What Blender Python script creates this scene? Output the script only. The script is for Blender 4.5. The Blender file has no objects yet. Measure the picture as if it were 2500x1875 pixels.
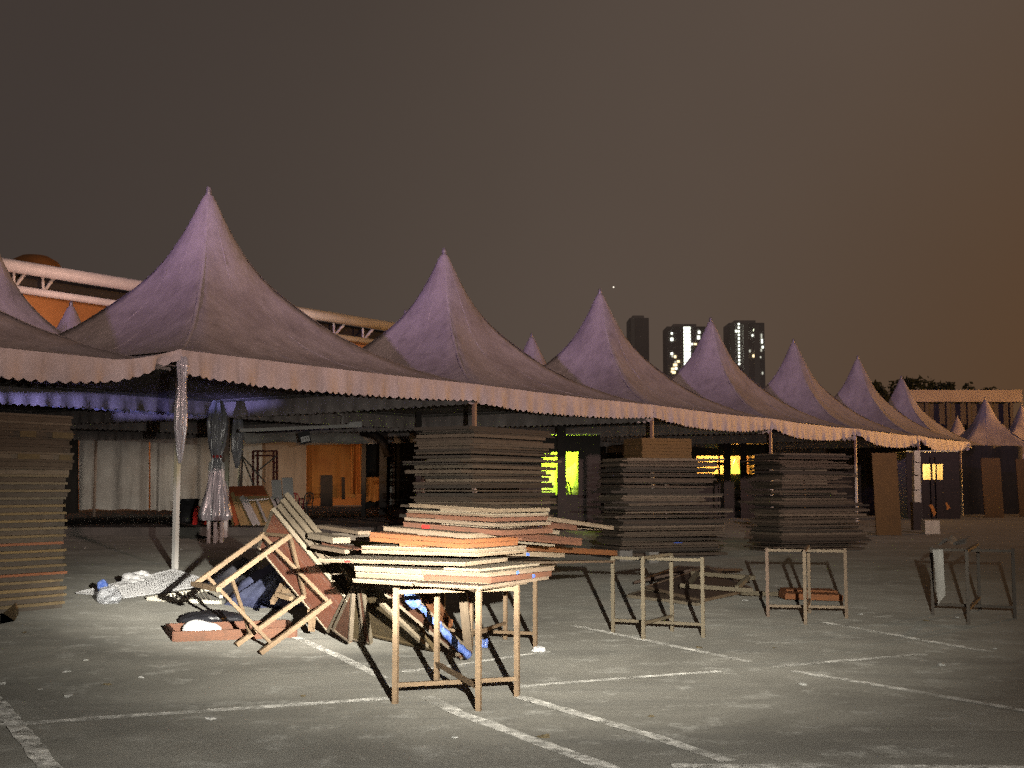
import bpy, bmesh, math, random
from mathutils import Vector, Matrix
R = math.radians
random.seed(11)
S = bpy.context.scene
COL = S.collection

# ------------------------------------------------------------------ camera, sky, lamps, exposure
F, PITCH, EYE = 2977.0, 0.085, 1.5          # focal length in photo pixels (2500 wide), tilt up, eye height
cd = bpy.data.cameras.new('camera'); cam = bpy.data.objects.new('camera', cd); COL.objects.link(cam)
cd.sensor_width = 36.0; cd.lens = 36.0 * F / 2500.0
cd.clip_start = 0.05; cd.clip_end = 6000
cam.location = (0, 0, EYE); cam.rotation_euler = (math.pi / 2 + PITCH, 0, 0)
S.camera = cam

W = bpy.data.worlds.new('World'); S.world = W; W.use_nodes = True
wn, wl = W.node_tree.nodes, W.node_tree.links
for n in list(wn): wn.remove(n)
wo = wn.new('ShaderNodeOutputWorld'); bg = wn.new('ShaderNodeBackground')
tc = wn.new('ShaderNodeTexCoord')
# city night glow: dull brown everywhere, warmer towards the sodium lit district on the right
dotn = wn.new('ShaderNodeVectorMath'); dotn.operation = 'DOT_PRODUCT'
g = Vector((0.62, 0.78, -0.05)).normalized(); dotn.inputs[1].default_value = g
wl.new(tc.outputs['Generated'], dotn.inputs[0])
r1 = wn.new('ShaderNodeValToRGB')
r1.color_ramp.interpolation = 'B_SPLINE'
r1.color_ramp.elements[0].position = 0.45; r1.color_ramp.elements[0].color = (0.048, 0.037, 0.032, 1)
r1.color_ramp.elements[1].position = 1.0; r1.color_ramp.elements[1].color = (0.088, 0.037, 0.010, 1)
for p, c in ((0.62, (0.059, 0.045, 0.037)), (0.74, (0.084, 0.063, 0.050)), (0.84, (0.096, 0.070, 0.054)), (0.92, (0.092, 0.059, 0.038))):
    e = r1.color_ramp.elements.new(p); e.color = (*c, 1)
wl.new(dotn.outputs['Value'], r1.inputs[0])
cn = wn.new('ShaderNodeTexNoise'); cn.inputs['Scale'].default_value = 2.6; cn.inputs['Detail'].default_value = 5; wl.new(tc.outputs['Generated'], cn.inputs['Vector'])
cm = wn.new('ShaderNodeMapRange'); cm.inputs[1].default_value = .3; cm.inputs[2].default_value = .7; cm.inputs[3].default_value = .97; cm.inputs[4].default_value = 1.05; wl.new(cn.outputs[0], cm.inputs[0])
vm_ = wn.new('ShaderNodeVectorMath'); vm_.operation = 'SCALE'; wl.new(r1.outputs[0], vm_.inputs[0]); wl.new(cm.outputs[0], vm_.inputs['Scale'])
wl.new(vm_.outputs[0], bg.inputs['Color']); bg.inputs['Strength'].default_value = 0.84
wl.new(bg.outputs[0], wo.inputs['Surface'])

def lamp(name, kind, loc, aim, power, color, size=0.1, spot=None, blend=0.5):
    d = bpy.data.lights.new(name, kind); o = bpy.data.objects.new(name, d); COL.objects.link(o)
    o.location = loc; d.energy = power; d.color = color
    if kind in ('SPOT', 'POINT'): d.shadow_soft_size = size
    if kind == 'SPOT': d.spot_size = R(spot); d.spot_blend = blend
    if aim is not None:
        o.rotation_euler = (Vector(aim) - Vector(loc)).to_track_quat('-Z', 'Y').to_euler()
    return o
HEADLAMP = (0.72, 0.90, 1.78)               # a van's headlamp beside the photographer: wide flat beam with a hot middle
o = lamp('headlamp_beam', 'SPOT', HEADLAMP, (-0.3, 16.0, 0.30), 7000, (1.0, 0.94, 0.82), 0.025, 60, 1.0); o.scale = (1, .34, 1)
o = lamp('headlamp_hotspot', 'SPOT', HEADLAMP, (-3.0, 16.0, 0.00), 16500, (1.0, 0.95, 0.85), 0.025, 25, 1.0); o.scale = (1, .30, 1)
lamp('headlamp_spill', 'SPOT', HEADLAMP, (-0.3, 9.0, 0.35), 1300, (1.0, 0.95, 0.86), 0.025, 74, 1.0)
o = lamp('violet_floodlight', 'SPOT', (-30, -44, 12), (-5, 41, 11.8), 125000, (0.68, 0.43, 0.98), 0.8, 40, 1.0); o.scale = (1, .33, 1)
o = lamp('tent_fill_light', 'SPOT', (24, -42, 15), (0, 40, 9.2), 108000, (1.0, 0.68, 0.60), 0.8, 60, 0.9); o.scale = (1, .28, 1)  # added frontal fill for the canopies, cone flattened to miss the ground
lamp('sodium_street_lamp', 'POINT', (70, 84, 10), None, 54000, (1.0, 0.46, 0.13), 0.4)
o = lamp('violet_valance_fill', 'SPOT', (-14.0, 22.5, 3.30), (-11.8, 30.0, 3.64), 2600, (0.42, 0.40, 1.0), 0.1, 40, 0.6); o.scale = (1, .08, 1)  # added narrow violet beam, shaped to reach only the rear valance

S.render.engine = 'CYCLES'
S.cycles.use_denoising = False
S.cycles.use_light_tree = False; S.cycles.max_bounces = 6; S.cycles.sample_clamp_indirect = 2.0
S.cycles.transparent_max_bounces = 12
S.view_settings.view_transform = 'Standard'; S.view_settings.look = 'None'
S.view_settings.exposure = 0.3; S.view_settings.gamma = 1.0
S.view_settings.use_curve_mapping = False

# ------------------------------------------------------------------ photo geometry helpers
CP, SP = math.cos(PITCH), math.sin(PITCH)
def ray(u, v):
    x = (u - 1250.0) / F; up = (937.5 - v) / F
    return Vector((x, CP - up * SP, SP + up * CP))
def at(u, v, Y):                      # the point seen at photo pixel (u, v) that lies Y metres ahead
    d = ray(u, v); t = Y / d.y
    return Vector((d.x * t, Y, EYE + d.z * t))
def gr(u, v, z=0.0):                  # the point of the ground (or of height z) seen at (u, v)
    d = ray(u, v); t = (z - EYE) / d.z
    return Vector((d.x * t, d.y * t, z))
def onplane(u, v, p0, n):
    d = ray(u, v); c = Vector((0, 0, EYE)); t = (p0 - c).dot(n) / d.dot(n)
    return c + d * t

# ------------------------------------------------------------------ materials
def newmat(name):
    m = bpy.data.materials.new(name); m.use_nodes = True
    nt = m.node_tree; b = nt.nodes['Principled BSDF']
    return m, nt, b
def cmix(nt, a, b, fac):
    n = nt.nodes.new('ShaderNodeMix'); n.data_type = 'RGBA'
    for s, x in ((6, a), (7, b)):
        if isinstance(x, (tuple, list)): n.inputs[s].default_value = (*x[:3], 1)
        else: nt.links.new(x, n.inputs[s])
    if isinstance(fac, (int, float)): n.inputs[0].default_value = fac
    else: nt.links.new(fac, n.inputs[0])
    return n.outputs[2]
def noise(nt, vec, scale, detail=4, rough=0.6, lo=0.35, hi=0.65, dist=0.0):
    n = nt.nodes.new('ShaderNodeTexNoise'); n.inputs['Scale'].default_value = scale
    n.inputs['Detail'].default_value = detail; n.inputs['Roughness'].default_value = rough
    n.inputs['Distortion'].default_value = dist
    nt.links.new(vec, n.inputs['Vector'])
    m = nt.nodes.new('ShaderNodeMapRange'); m.inputs[1].default_value = lo; m.inputs[2].default_value = hi
    nt.links.new(n.outputs[0], m.inputs[0])
    return m.outputs[0]
def coords(nt, scale=(1, 1, 1), world=False, perobj=True):
    if world:
        g_ = nt.nodes.new('ShaderNodeNewGeometry'); src = g_.outputs['Position']
    else:
        t = nt.nodes.new('ShaderNodeTexCoord'); src = t.outputs['Object']
    mp = nt.nodes.new('ShaderNodeMapping'); mp.inputs['Scale'].default_value = scale
    nt.links.new(src, mp.inputs[0])
    if perobj and not world:
        oi = nt.nodes.new('ShaderNodeObjectInfo')
        mu = nt.nodes.new('ShaderNodeMath'); mu.operation = 'MULTIPLY'; mu.inputs[1].default_value = 37.0
        nt.links.new(oi.outputs['Random'], mu.inputs[0])
        cb = nt.nodes.new('ShaderNodeCombineXYZ'); nt.links.new(mu.outputs[0], cb.inputs[0]); nt.links.new(mu.outputs[0], cb.inputs[2])
        nt.links.new(cb.outputs[0], mp.inputs['Location'])
    return mp.outputs[0]
def bump(nt, b, h, strength=0.3, dist=0.01):
    n = nt.nodes.new('ShaderNodeBump'); n.inputs['Strength'].default_value = strength; n.inputs['Distance'].default_value = dist
    nt.links.new(h, n.inputs['Height']); nt.links.new(n.outputs[0], b.inputs['Normal'])
def simple(name, c1, c2, rough=0.7, scale=6, detail=4, metal=0.0, bmp=0.15, stretch=(1, 1, 1), spec=0.3):
    m, nt, b = newmat(name); v = coords(nt, stretch)
    f = noise(nt, v, scale, detail)
    nt.links.new(cmix(nt, c1, c2, f), b.inputs['Base Color'])
    b.inputs['Roughness'].default_value = rough; b.inputs['Metallic'].default_value = metal
    b.inputs['Specular IOR Level'].default_value = spec
    if bmp: bump(nt, b, f, bmp, 0.01)
    return m
def wood(name, cols, dirt=(0.05, 0.04, 0.032), dirtiness=0.5, rough=0.75, tint=0.55):
    """sawn timber: grain along the longest side (object x), per-board tint, stains"""
    m, nt, b = newmat(name)
    v = coords(nt, (1.2, 14, 14)); v2 = coords(nt, (2.2, 2.2, 2.2))
    gn = noise(nt, v, 5, 6, 0.65, 0.3, 0.72, 0.6)
    oi = nt.nodes.new('ShaderNodeObjectInfo')
    rp = nt.nodes.new('ShaderNodeValToRGB'); rp.color_ramp.interpolation = 'LINEAR'
    el = rp.color_ramp.elements
    el[0].color = (*cols[0], 1); el[1].color = (*cols[-1], 1)
    for k, c in enumerate(cols[1:-1]): el.new((k + 1) / (len(cols) - 1)).color = (*c, 1)
    nt.links.new(oi.outputs['Random'], rp.inputs[0])
    dk = cmix(nt, rp.outputs[0], dirt, tint)
    c = cmix(nt, rp.outputs[0], dk, gn)
    st = noise(nt, v2, 2.4, 5, 0.7, 0.50, 0.72)
    mm = nt.nodes.new('ShaderNodeMath'); mm.operation = 'MULTIPLY'; mm.inputs[1].default_value = dirtiness
    nt.links.new(st, mm.inputs[0])
    c = cmix(nt, c, dirt, mm.outputs[0])
    nt.links.new(c, b.inputs['Base Color']); b.inputs['Roughness'].default_value = rough
    b.inputs['Specular IOR Level'].default_value = 0.25
    bump(nt, b, gn, 0.35, 0.004)
    return m
def emit(name, col, strength):
    m, nt, b = newmat(name); b.inputs['Base Color'].default_value = (*col, 1)
    b.inputs['Emission Color'].default_value = (*col, 1); b.inputs['Emission Strength'].default_value = strength
    return m

M = {}
M['wood_tan'] = wood('wood_tan', [(0.25, 0.185, 0.12), (0.21, 0.15, 0.10), (0.28, 0.22, 0.15), (0.23, 0.155, 0.115)], dirtiness=0.35)
M['wood_frame'] = wood('wood_frame', [(0.27, 0.19, 0.115), (0.24, 0.165, 0.10)], dirtiness=0.3, tint=0.4)
M['wood_red'] = wood('wood_red', [(0.174, 0.071, 0.040), (0.192, 0.087, 0.050), (0.155, 0.062, 0.037)], dirtiness=0.4)
M['wood_orange'] = wood('wood_orange', [(0.298, 0.105, 0.034), (0.260, 0.099, 0.037)], dirtiness=0.35)
M['wood_pale'] = wood('wood_pale', [(0.33, 0.275, 0.19), (0.28, 0.23, 0.165), (0.36, 0.29, 0.21)], dirtiness=0.35)
M['wood_old'] = wood('wood_old', [(0.175, 0.136, 0.098), (0.119, 0.092, 0.070), (0.224, 0.179, 0.132), (0.140, 0.109, 0.081), (0.322, 0.259, 0.189)], dirtiness=0.6)
M['wood_dark'] = wood('wood_dark', [(0.077, 0.066, 0.056), (0.105, 0.090, 0.073)], dirtiness=0.6)
M['ply_brown'] = wood('ply_brown', [(0.24, 0.14, 0.05), (0.21, 0.125, 0.05)], dirtiness=0.3)
M['ply_tan'] = wood('ply_tan', [(0.205, 0.155, 0.081), (0.186, 0.136, 0.068)], dirtiness=0.5)
M['lip_yellow'] = wood('lip_yellow', [(0.33, 0.23, 0.105), (0.27, 0.20, 0.11), (0.35, 0.25, 0.12), (0.24, 0.20, 0.14)], dirtiness=0.45)
M['lip_orange'] = wood('lip_orange', [(0.46, 0.18, 0.085), (0.42, 0.17, 0.09)], dirtiness=0.3)
M['apron_grey'] = wood('apron_grey', [(0.12, 0.105, 0.09), (0.16, 0.13, 0.10)], dirtiness=0.5)

# scuffed laminate underside of the overturned table
m, nt, b = newmat('scuffed_red_board'); v = coords(nt, (1, 6, 6)); v2 = coords(nt)
sc = noise(nt, v, 3.0, 8, 0.75, 0.56, 0.72)
c = cmix(nt, (0.32, 0.115, 0.07), (0.38, 0.155, 0.10), noise(nt, v2, 3, 4))
c = cmix(nt, c, (0.50, 0.38, 0.32), sc)
nt.links.new(c, b.inputs['Base Color']); b.inputs['Roughness'].default_value = 0.45
M['board_red'] = m

# asphalt: dusty, patched, stretched darker strips, oil-dark blotches
m, nt, b = newmat('asphalt')
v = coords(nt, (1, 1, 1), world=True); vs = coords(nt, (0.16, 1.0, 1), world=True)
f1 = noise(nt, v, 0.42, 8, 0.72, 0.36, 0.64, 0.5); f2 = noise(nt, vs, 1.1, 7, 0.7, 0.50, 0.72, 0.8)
f3 = noise(nt, v, 38, 5, 0.8, 0.36, 0.68); f4 = noise(nt, v, 2.6, 6, 0.7, 0.54, 0.70)
c = cmix(nt, (0.130, 0.126, 0.110), (0.222, 0.216, 0.190), f1)
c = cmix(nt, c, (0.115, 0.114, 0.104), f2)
c = cmix(nt, c, (0.30, 0.297, 0.27), f4)
mm = nt.nodes.new('ShaderNodeMath'); mm.operation = 'MULTIPLY'; mm.inputs[1].default_value = 0.6; nt.links.new(f3, mm.inputs[0])
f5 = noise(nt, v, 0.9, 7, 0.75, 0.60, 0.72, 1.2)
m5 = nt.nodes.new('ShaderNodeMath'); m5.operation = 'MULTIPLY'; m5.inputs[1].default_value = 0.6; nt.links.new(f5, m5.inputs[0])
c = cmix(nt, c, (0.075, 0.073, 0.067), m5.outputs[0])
c = cmix(nt, c, (0.055, 0.053, 0.048), mm.outputs[0])
nt.links.new(c, b.inputs['Base Color']); b.inputs['Roughness'].default_value = 0.9; b.inputs['Specular IOR Level'].default_value = 0.2
b.inputs['Diffuse Roughness'].default_value = 1.0
bump(nt, b, f3, 0.10, 0.004)
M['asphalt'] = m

m, nt, b = newmat('worn_paint'); v = coords(nt, (1, 1, 1), world=True)
f = noise(nt, v, 7.0, 7, 0.75, 0.38, 0.60); f0 = noise(nt, v, 0.9, 3, 0.5, 0.30, 0.48)
nt.links.new(cmix(nt, (0.38, 0.375, 0.34), (0.60, 0.59, 0.55), noise(nt, v, 22, 4)), b.inputs['Base Color']); b.inputs['Roughness'].default_value = 0.8; b.inputs['Diffuse Roughness'].default_value = 1.0
mu = nt.nodes.new('ShaderNodeMath'); mu.operation = 'MULTIPLY'; nt.links.new(f, mu.inputs[0]); nt.links.new(f0, mu.inputs[1])
tr = nt.nodes.new('ShaderNodeBsdfTransparent'); mx = nt.nodes.new('ShaderNodeMixShader')
nt.links.new(mu.outputs[0], mx.inputs[0]); nt.links.new(tr.outputs[0], mx.inputs[1]); nt.links.new(b.outputs[0], mx.inputs[2])
nt.links.new(mx.outputs[0], nt.nodes['Material Output'].inputs['Surface'])
M['paint'] = m

# tent fabric: dusty PVC with weave, sewn panel seams come from geometry
def fabric(name, c1, c2, rough=0.75):
    m, nt, b = newmat(name); v = coords(nt, (1, 1, 1)); v3 = coords(nt, (1.6, 1.6, 0.20))
    f = noise(nt, v, 0.8, 6, 0.65); st = noise(nt, v3, 2.2, 6, 0.7, 0.50, 0.75)
    c = cmix(nt, c1, c2, f); mm = nt.nodes.new('ShaderNodeMath'); mm.operation = 'MULTIPLY'; mm.inputs[1].default_value = 0.6
    nt.links.new(st, mm.inputs[0]); c = cmix(nt, c, tuple(x * 0.50 for x in c2), mm.outputs[0])
    nt.links.new(c, b.inputs['Base Color']); b.inputs['Roughness'].default_value = rough; b.inputs['Specular IOR Level'].default_value = 0.3
    bump(nt, b, noise(nt, v, 3.2, 5, 0.6, 0.2, 0.8), 0.35, 0.05)
    return m
M['canvas'] = fabric('canvas', (0.37, 0.335, 0.32), (0.26, 0.23, 0.215))
M['valance'] = fabric('valance', (0.58, 0.52, 0.51), (0.42, 0.37, 0.36), 0.55)
M['valance_violet_lit'] = fabric('valance_violet_lit', (0.60, 0.60, 0.84), (0.46, 0.46, 0.72), 0.6)  # whitish valance with the violet light mixed into its colour
M['backdrop_dark'] = fabric('backdrop_dark', (0.05, 0.045, 0.042), (0.03, 0.028, 0.026))  # near black for the backdrops, unlit depth put into the colour
M['curtain_white'] = fabric('curtain_white', (0.70, 0.69, 0.66), (0.52, 0.49, 0.46))
M['curtain_orange'] = fabric('curtain_orange', (0.62, 0.27, 0.07), (0.46, 0.17, 0.045))
M['curtain_beige'] = fabric('curtain_beige', (0.56, 0.43, 0.33), (0.45, 0.33, 0.25))
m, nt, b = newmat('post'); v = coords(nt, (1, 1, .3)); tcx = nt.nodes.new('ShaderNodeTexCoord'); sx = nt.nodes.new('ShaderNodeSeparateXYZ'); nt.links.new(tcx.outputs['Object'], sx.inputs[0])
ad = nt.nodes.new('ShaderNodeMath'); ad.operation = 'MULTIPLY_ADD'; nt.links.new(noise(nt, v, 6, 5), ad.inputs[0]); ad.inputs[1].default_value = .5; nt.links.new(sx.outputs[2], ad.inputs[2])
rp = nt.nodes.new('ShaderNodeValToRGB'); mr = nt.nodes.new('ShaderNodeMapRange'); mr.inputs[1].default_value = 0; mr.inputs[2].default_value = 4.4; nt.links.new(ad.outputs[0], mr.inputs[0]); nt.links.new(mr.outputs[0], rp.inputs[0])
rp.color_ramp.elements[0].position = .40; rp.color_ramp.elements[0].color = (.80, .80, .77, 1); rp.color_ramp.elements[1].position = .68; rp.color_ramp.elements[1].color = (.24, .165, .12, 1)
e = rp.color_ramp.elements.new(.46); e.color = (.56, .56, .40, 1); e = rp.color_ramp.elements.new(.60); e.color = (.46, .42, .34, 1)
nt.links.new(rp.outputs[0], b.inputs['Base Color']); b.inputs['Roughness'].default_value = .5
M['post'] = m
M['pipe_white'] = simple('pipe_white', (0.74, 0.74, 0.72), (0.60, 0.60, 0.58), 0.45, 6)
M['post_rust'] = simple('post_rust', (0.22, 0.15, 0.11), (0.38, 0.31, 0.27), 0.7, 5, stretch=(1, 1, .3))
M['steel_grey'] = simple('steel_grey', (0.28, 0.27, 0.25), (0.15, 0.14, 0.13), 0.5, 8, metal=.3)
M['wire_white'] = simple('wire_white', (0.80, 0.80, 0.80), (0.66, 0.66, 0.66), 0.45, 8)
M['cream_plastic'] = simple('cream_plastic', (0.74, 0.70, 0.58), (0.62, 0.58, 0.48), 0.5, 6)
M['white_plastic'] = simple('white_plastic', (0.84, 0.84, 0.84), (0.70, 0.70, 0.70), 0.35, 9, spec=.5)
M['red_plastic'] = simple('red_plastic', (0.60, 0.045, 0.04), (0.48, 0.035, 0.03), 0.4, 6, spec=.5)
M['pink_plastic'] = simple('pink_plastic', (0.50, 0.07, 0.09), (0.36, 0.05, 0.06), 0.45, 6, spec=.5)
M['black_plastic'] = simple('black_plastic', (0.03, 0.03, 0.032), (0.05, 0.05, 0.055), 0.45, 6, spec=.5)
M['blue_plastic'] = simple('blue_plastic', (0.07, 0.14, 0.50), (0.24, 0.34, 0.72), 0.3, 16, spec=.6, bmp=.5)
M['blue_mark'] = simple('blue_mark', (0.06, 0.12, 0.60), (0.10, 0.20, 0.70), 0.6, 20)
M['red_mark'] = simple('red_mark', (0.62, 0.03, 0.025), (0.5, 0.03, 0.025), 0.6, 20)
M['tarp_grey'] = simple('tarp_grey', (0.13, 0.13, 0.15), (0.085, 0.085, 0.10), 0.45, 5, bmp=.4, spec=.5)
M['tarp_blue'] = simple('tarp_blue', (0.13, 0.145, 0.24), (0.09, 0.10, 0.18), 0.45, 5, bmp=.4, spec=.5)
M['black_bag'] = simple('black_bag', (0.018, 0.018, 0.022), (0.03, 0.03, 0.035), 0.4, 8, bmp=.5, spec=.5)
M['paper_litter'] = simple('paper_litter', (0.75, 0.75, 0.72), (0.55, 0.56, 0.52), 0.8, 12)
M['leaf_litter'] = simple('leaf_litter', (0.20, 0.16, 0.09), (0.15, 0.12, 0.07), 0.8, 12)
M['red_steel'] = simple('red_steel', (0.20, 0.045, 0.035), (0.14, 0.03, 0.03), 0.55, 8)
M['concrete'] = simple('concrete', (0.30, 0.29, 0.27), (0.20, 0.195, 0.18), 0.85, 6)
M['pavement'] = simple('pavement', (0.17, 0.165, 0.15), (0.10, 0.098, 0.09), 0.9, 1.2, 6)
M['white_steel'] = simple('white_steel', (0.76, 0.75, 0.73), (0.62, 0.61, 0.60), 0.45, .6)
M['orange_wall'] = simple('orange_wall', (0.42, 0.20, 0.07), (0.33, 0.15, 0.05), 0.8, .4)
M['render_pale'] = simple('render_pale', (0.34, 0.31, 0.26), (0.27, 0.24, 0.20), 0.85, .4)
M['tower'] = simple('tower', (0.80, 0.76, 0.74), (0.72, 0.69, 0.67), 0.8, .05)  # pale tone stands in for night haze over the towers
M['tower_rib'] = simple('tower_rib', (0.92, 0.90, 0.86), (0.88, 0.86, 0.82), 0.8, .05)  # haze put into the rib colour too
M['dark_board'] = simple('dark_board', (0.02, 0.02, 0.024), (0.03, 0.03, 0.034), 0.5, 4)
M['mesh_dark'] = simple('mesh_dark', (0.045, 0.032, 0.03), (0.03, 0.024, 0.022), 0.6, 3)
M['win_white'] = emit('win_white', (0.95, 1.0, 0.86), 2.2)
M['win_warm'] = emit('win_warm', (1.0, 0.80, 0.45), 1.6)
M['win_dim'] = emit('win_dim', (0.9, 0.9, 0.75), 0.5)
M['tube_green'] = emit('tube_green', (0.72, 1.0, 0.12), 3.0)
M['tube_orange'] = emit('tube_orange', (1.0, 0.50, 0.12), 3.0)
M['wall_cream'] = simple('wall_cream', (0.66, 0.66, 0.50), (0.58, 0.58, 0.44), 0.8, 2)
M['bark'] = simple('bark', (0.06, 0.045, 0.03), (0.04, 0.03, 0.02), 0.9, 4)
M['leaves'] = simple('leaves', (0.045, 0.055, 0.02), (0.03, 0.04, 0.014), 0.8, 3)
# thin clear plastic sheet
m, nt, b = newmat('clear_plastic'); v = coords(nt)
f = noise(nt, v, 9, 6, 0.7, 0.3, 0.7)
b.inputs['Base Color'].default_value = (0.80, 0.82, 0.86, 1); b.inputs['Roughness'].default_value = 0.22
b.inputs['Specular IOR Level'].default_value = 0.7
tr = nt.nodes.new('ShaderNodeBsdfTransparent'); mx = nt.nodes.new('ShaderNodeMixShader')
mr = nt.nodes.new('ShaderNodeMapRange'); mr.inputs[3].default_value = 0.35; mr.inputs[4].default_value = 0.85
nt.links.new(f, mr.inputs[0]); nt.links.new(mr.outputs[0], mx.inputs[0])
nt.links.new(tr.outputs[0], mx.inputs[1]); nt.links.new(b.outputs[0], mx.inputs[2])
nt.links.new(mx.outputs[0], nt.nodes['Material Output'].inputs['Surface'])
bump(nt, b, f, 0.8, 0.03)
M['clear_plastic'] = m

# ------------------------------------------------------------------ mesh helpers
class MB:
    def __init__(s): s.v = []; s.f = []
    def add(s, vs, fs):
        o = len(s.v); s.v += [tuple(x) for x in vs]; s.f += [tuple(i + o for i in f) for f in fs]; return s
    def hexa(s, p):                    # 8 points: bottom 4 ccw, top 4 ccw
        return s.add(p, [(0, 3, 2, 1), (4, 5, 6, 7), (0, 1, 5, 4), (1, 2, 6, 5), (2, 3, 7, 6), (3, 0, 4, 7)])
    def box(s, c, sx, sy, sz, rz=0.0):
        c = Vector(c); q = Matrix.Rotation(rz, 3, 'Z')
        return s.hexa([c + q @ Vector((x * sx / 2, y * sy / 2, z * sz / 2)) for z in (-1, 1) for x, y in ((-1, -1), (1, -1), (1, 1), (-1, 1))])
    def obox(s, o, ax, ay, az):        # corner and three edge vectors
        o, ax, ay, az = map(Vector, (o, ax, ay, az))
        return s.hexa([o, o + ax, o + ax + ay, o + ay, o + az, o + ax + az, o + ax + ay + az, o + ay + az])
    def bar(s, a, b, w, h=None, up=(0, 0, 1)):
        a, b = Vector(a), Vector(b); h = h or w
        d = (b - a).normalized(); u = Vector(up)
        if abs(d.dot(u)) > 0.98: u = Vector((0.3, 1, 0))
        x = d.cross(u).normalized() * w / 2; y = x.cross(d).normalized() * h / 2
        return s.hexa([a - x - y, a + x - y, a + x + y, a - x + y, b - x - y, b + x - y, b + x + y, b - x + y])
    def slab(s, pts, t):               # quad with thickness, grown away from the viewer
        p = [Vector(q) for q in pts]
        n = (p[2] - p[0]).cross(p[3] - p[1]).normalized()
        c = sum(p, Vector()) / 4
        if n.dot(Vector((0, 0, EYE)) - c) > 0: n = -n
        else: pass
        q = [x + n * t for x in p]
        return s.add(p + q, [(0, 1, 2, 3), (7, 6, 5, 4), (0, 4, 5, 1), (1, 5, 6, 2), (2, 6, 7, 3), (3, 7, 4, 0)])
    def tube(s, pts, r, n=8, cap=True):
        pts = [Vector(p) for p in pts]; rs = r if isinstance(r, (list, tuple)) else [r] * len(pts)
        o = len(s.v)
        for i, p in enumerate(pts):
            d = (pts[min(i + 1, len(pts) - 1)] - pts[max(i - 1, 0)]).normalized()
            u = Vector((0, 0, 1)) if abs(d.z) < 0.95 else Vector((0, 1, 0))
            x = d.cross(u).normalized(); y = x.cross(d)
            for k in range(n):
                a = 2 * math.pi * k / n
                s.v.append(tuple(p + (x * math.cos(a) + y * math.sin(a)) * rs[i]))
        for i in range(len(pts) - 1):
            for k in range(n):
                s.f.append((o + i * n + k, o + i * n + (k + 1) % n, o + (i + 1) * n + (k + 1) % n, o + (i + 1) * n + k))
        if cap:
            s.f.append(tuple(o + k for k in reversed(range(n)))); e = o + (len(pts) - 1) * n
            s.f.append(tuple(e + k for k in range(n)))
        return s
    def lathe(s, c, prof, n=20):
        c = Vector(c); o = len(s.v)
        for r, z in prof:
            for k in range(n):
                a = 2 * math.pi * k / n; s.v.append((c.x + r * math.cos(a), c.y + r * math.sin(a), c.z + z))
        for i in range(len(prof) - 1):
            for k in range(n):
                s.f.append((o + i * n + k, o + i * n + (k + 1) % n, o + (i + 1) * n + (k + 1) % n, o + (i + 1) * n + k))
        return s
    def mesh(s, name, smooth=False):
        me = bpy.data.meshes.new(name); me.from_pydata(s.v, [], s.f); me.validate()
        bm = bmesh.new(); bm.from_mesh(me); bmesh.ops.recalc_face_normals(bm, faces=bm.faces); bm.to_mesh(me); bm.free()
        if smooth:
            for p in me.polygons: p.use_smooth = True
        return me
    def build(s, name, mat, parent=None, smooth=False, local=None):
        """link as one object; vertices are in world space unless a parent is given: then they are moved into its frame"""
        if parent is not None:
            inv = parent.matrix_basis.inverted(); s.v = [tuple(inv @ Vector(p)) for p in s.v]
            o = bpy.data.objects.new(name, s.mesh(name, smooth)); o.parent = parent
        else:
            c = Vector(((min(p[0] for p in s.v) + max(p[0] for p in s.v)) / 2, (min(p[1] for p in s.v) + max(p[1] for p in s.v)) / 2, min(p[2] for p in s.v)))
            if local is None:
                s.v = [tuple(Vector(p) - c) for p in s.v]
                o = bpy.data.objects.new(name, s.mesh(name, smooth)); o.location = c
            else:
                inv = local.inverted(); s.v = [tuple(inv @ Vector(p)) for p in s.v]
                o = bpy.data.objects.new(name, s.mesh(name, smooth)); o.matrix_world = local
        o.data.materials.append(mat); COL.objects.link(o)
        return o
def tag(o, label=None, cat=None, group=None, kind=None):
    if label: o['label'] = label
    if cat: o['category'] = cat
    if group: o['group'] = group
    if kind: o['kind'] = kind
    return o
def empty(name, loc, label, cat, group=None, rot=None):
    o = bpy.data.objects.new(name, None); COL.objects.link(o); o.empty_display_size = 0.2
    if rot is not None: o.matrix_world = Matrix.Translation(Vector(loc)) @ rot
    else: o.location = loc
    bpy.context.view_layer.update()
    return tag(o, label, cat, group)
def frame_of(origin, along, up=(0, 0, 1)):     # local frame whose x runs along a board
    x = Vector(along).normalized(); z = Vector(up); y = z.cross(x).normalized(); z = x.cross(y)
    m = Matrix((x, y, z)).transposed().to_4x4(); m.translation = Vector(origin); return m
def sub(o, name, mb, mat, smooth=False):       # a sub-part of a part that sits at its thing's origin
    inv = o.parent.matrix_basis.inverted() if o.parent else o.matrix_basis.inverted()
    mb.v = [tuple(inv @ Vector(p)) for p in mb.v]
    c = bpy.data.objects.new(name, mb.mesh(name, smooth)); c.data.materials.append(mat); c.parent = o; COL.objects.link(c); return c

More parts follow.
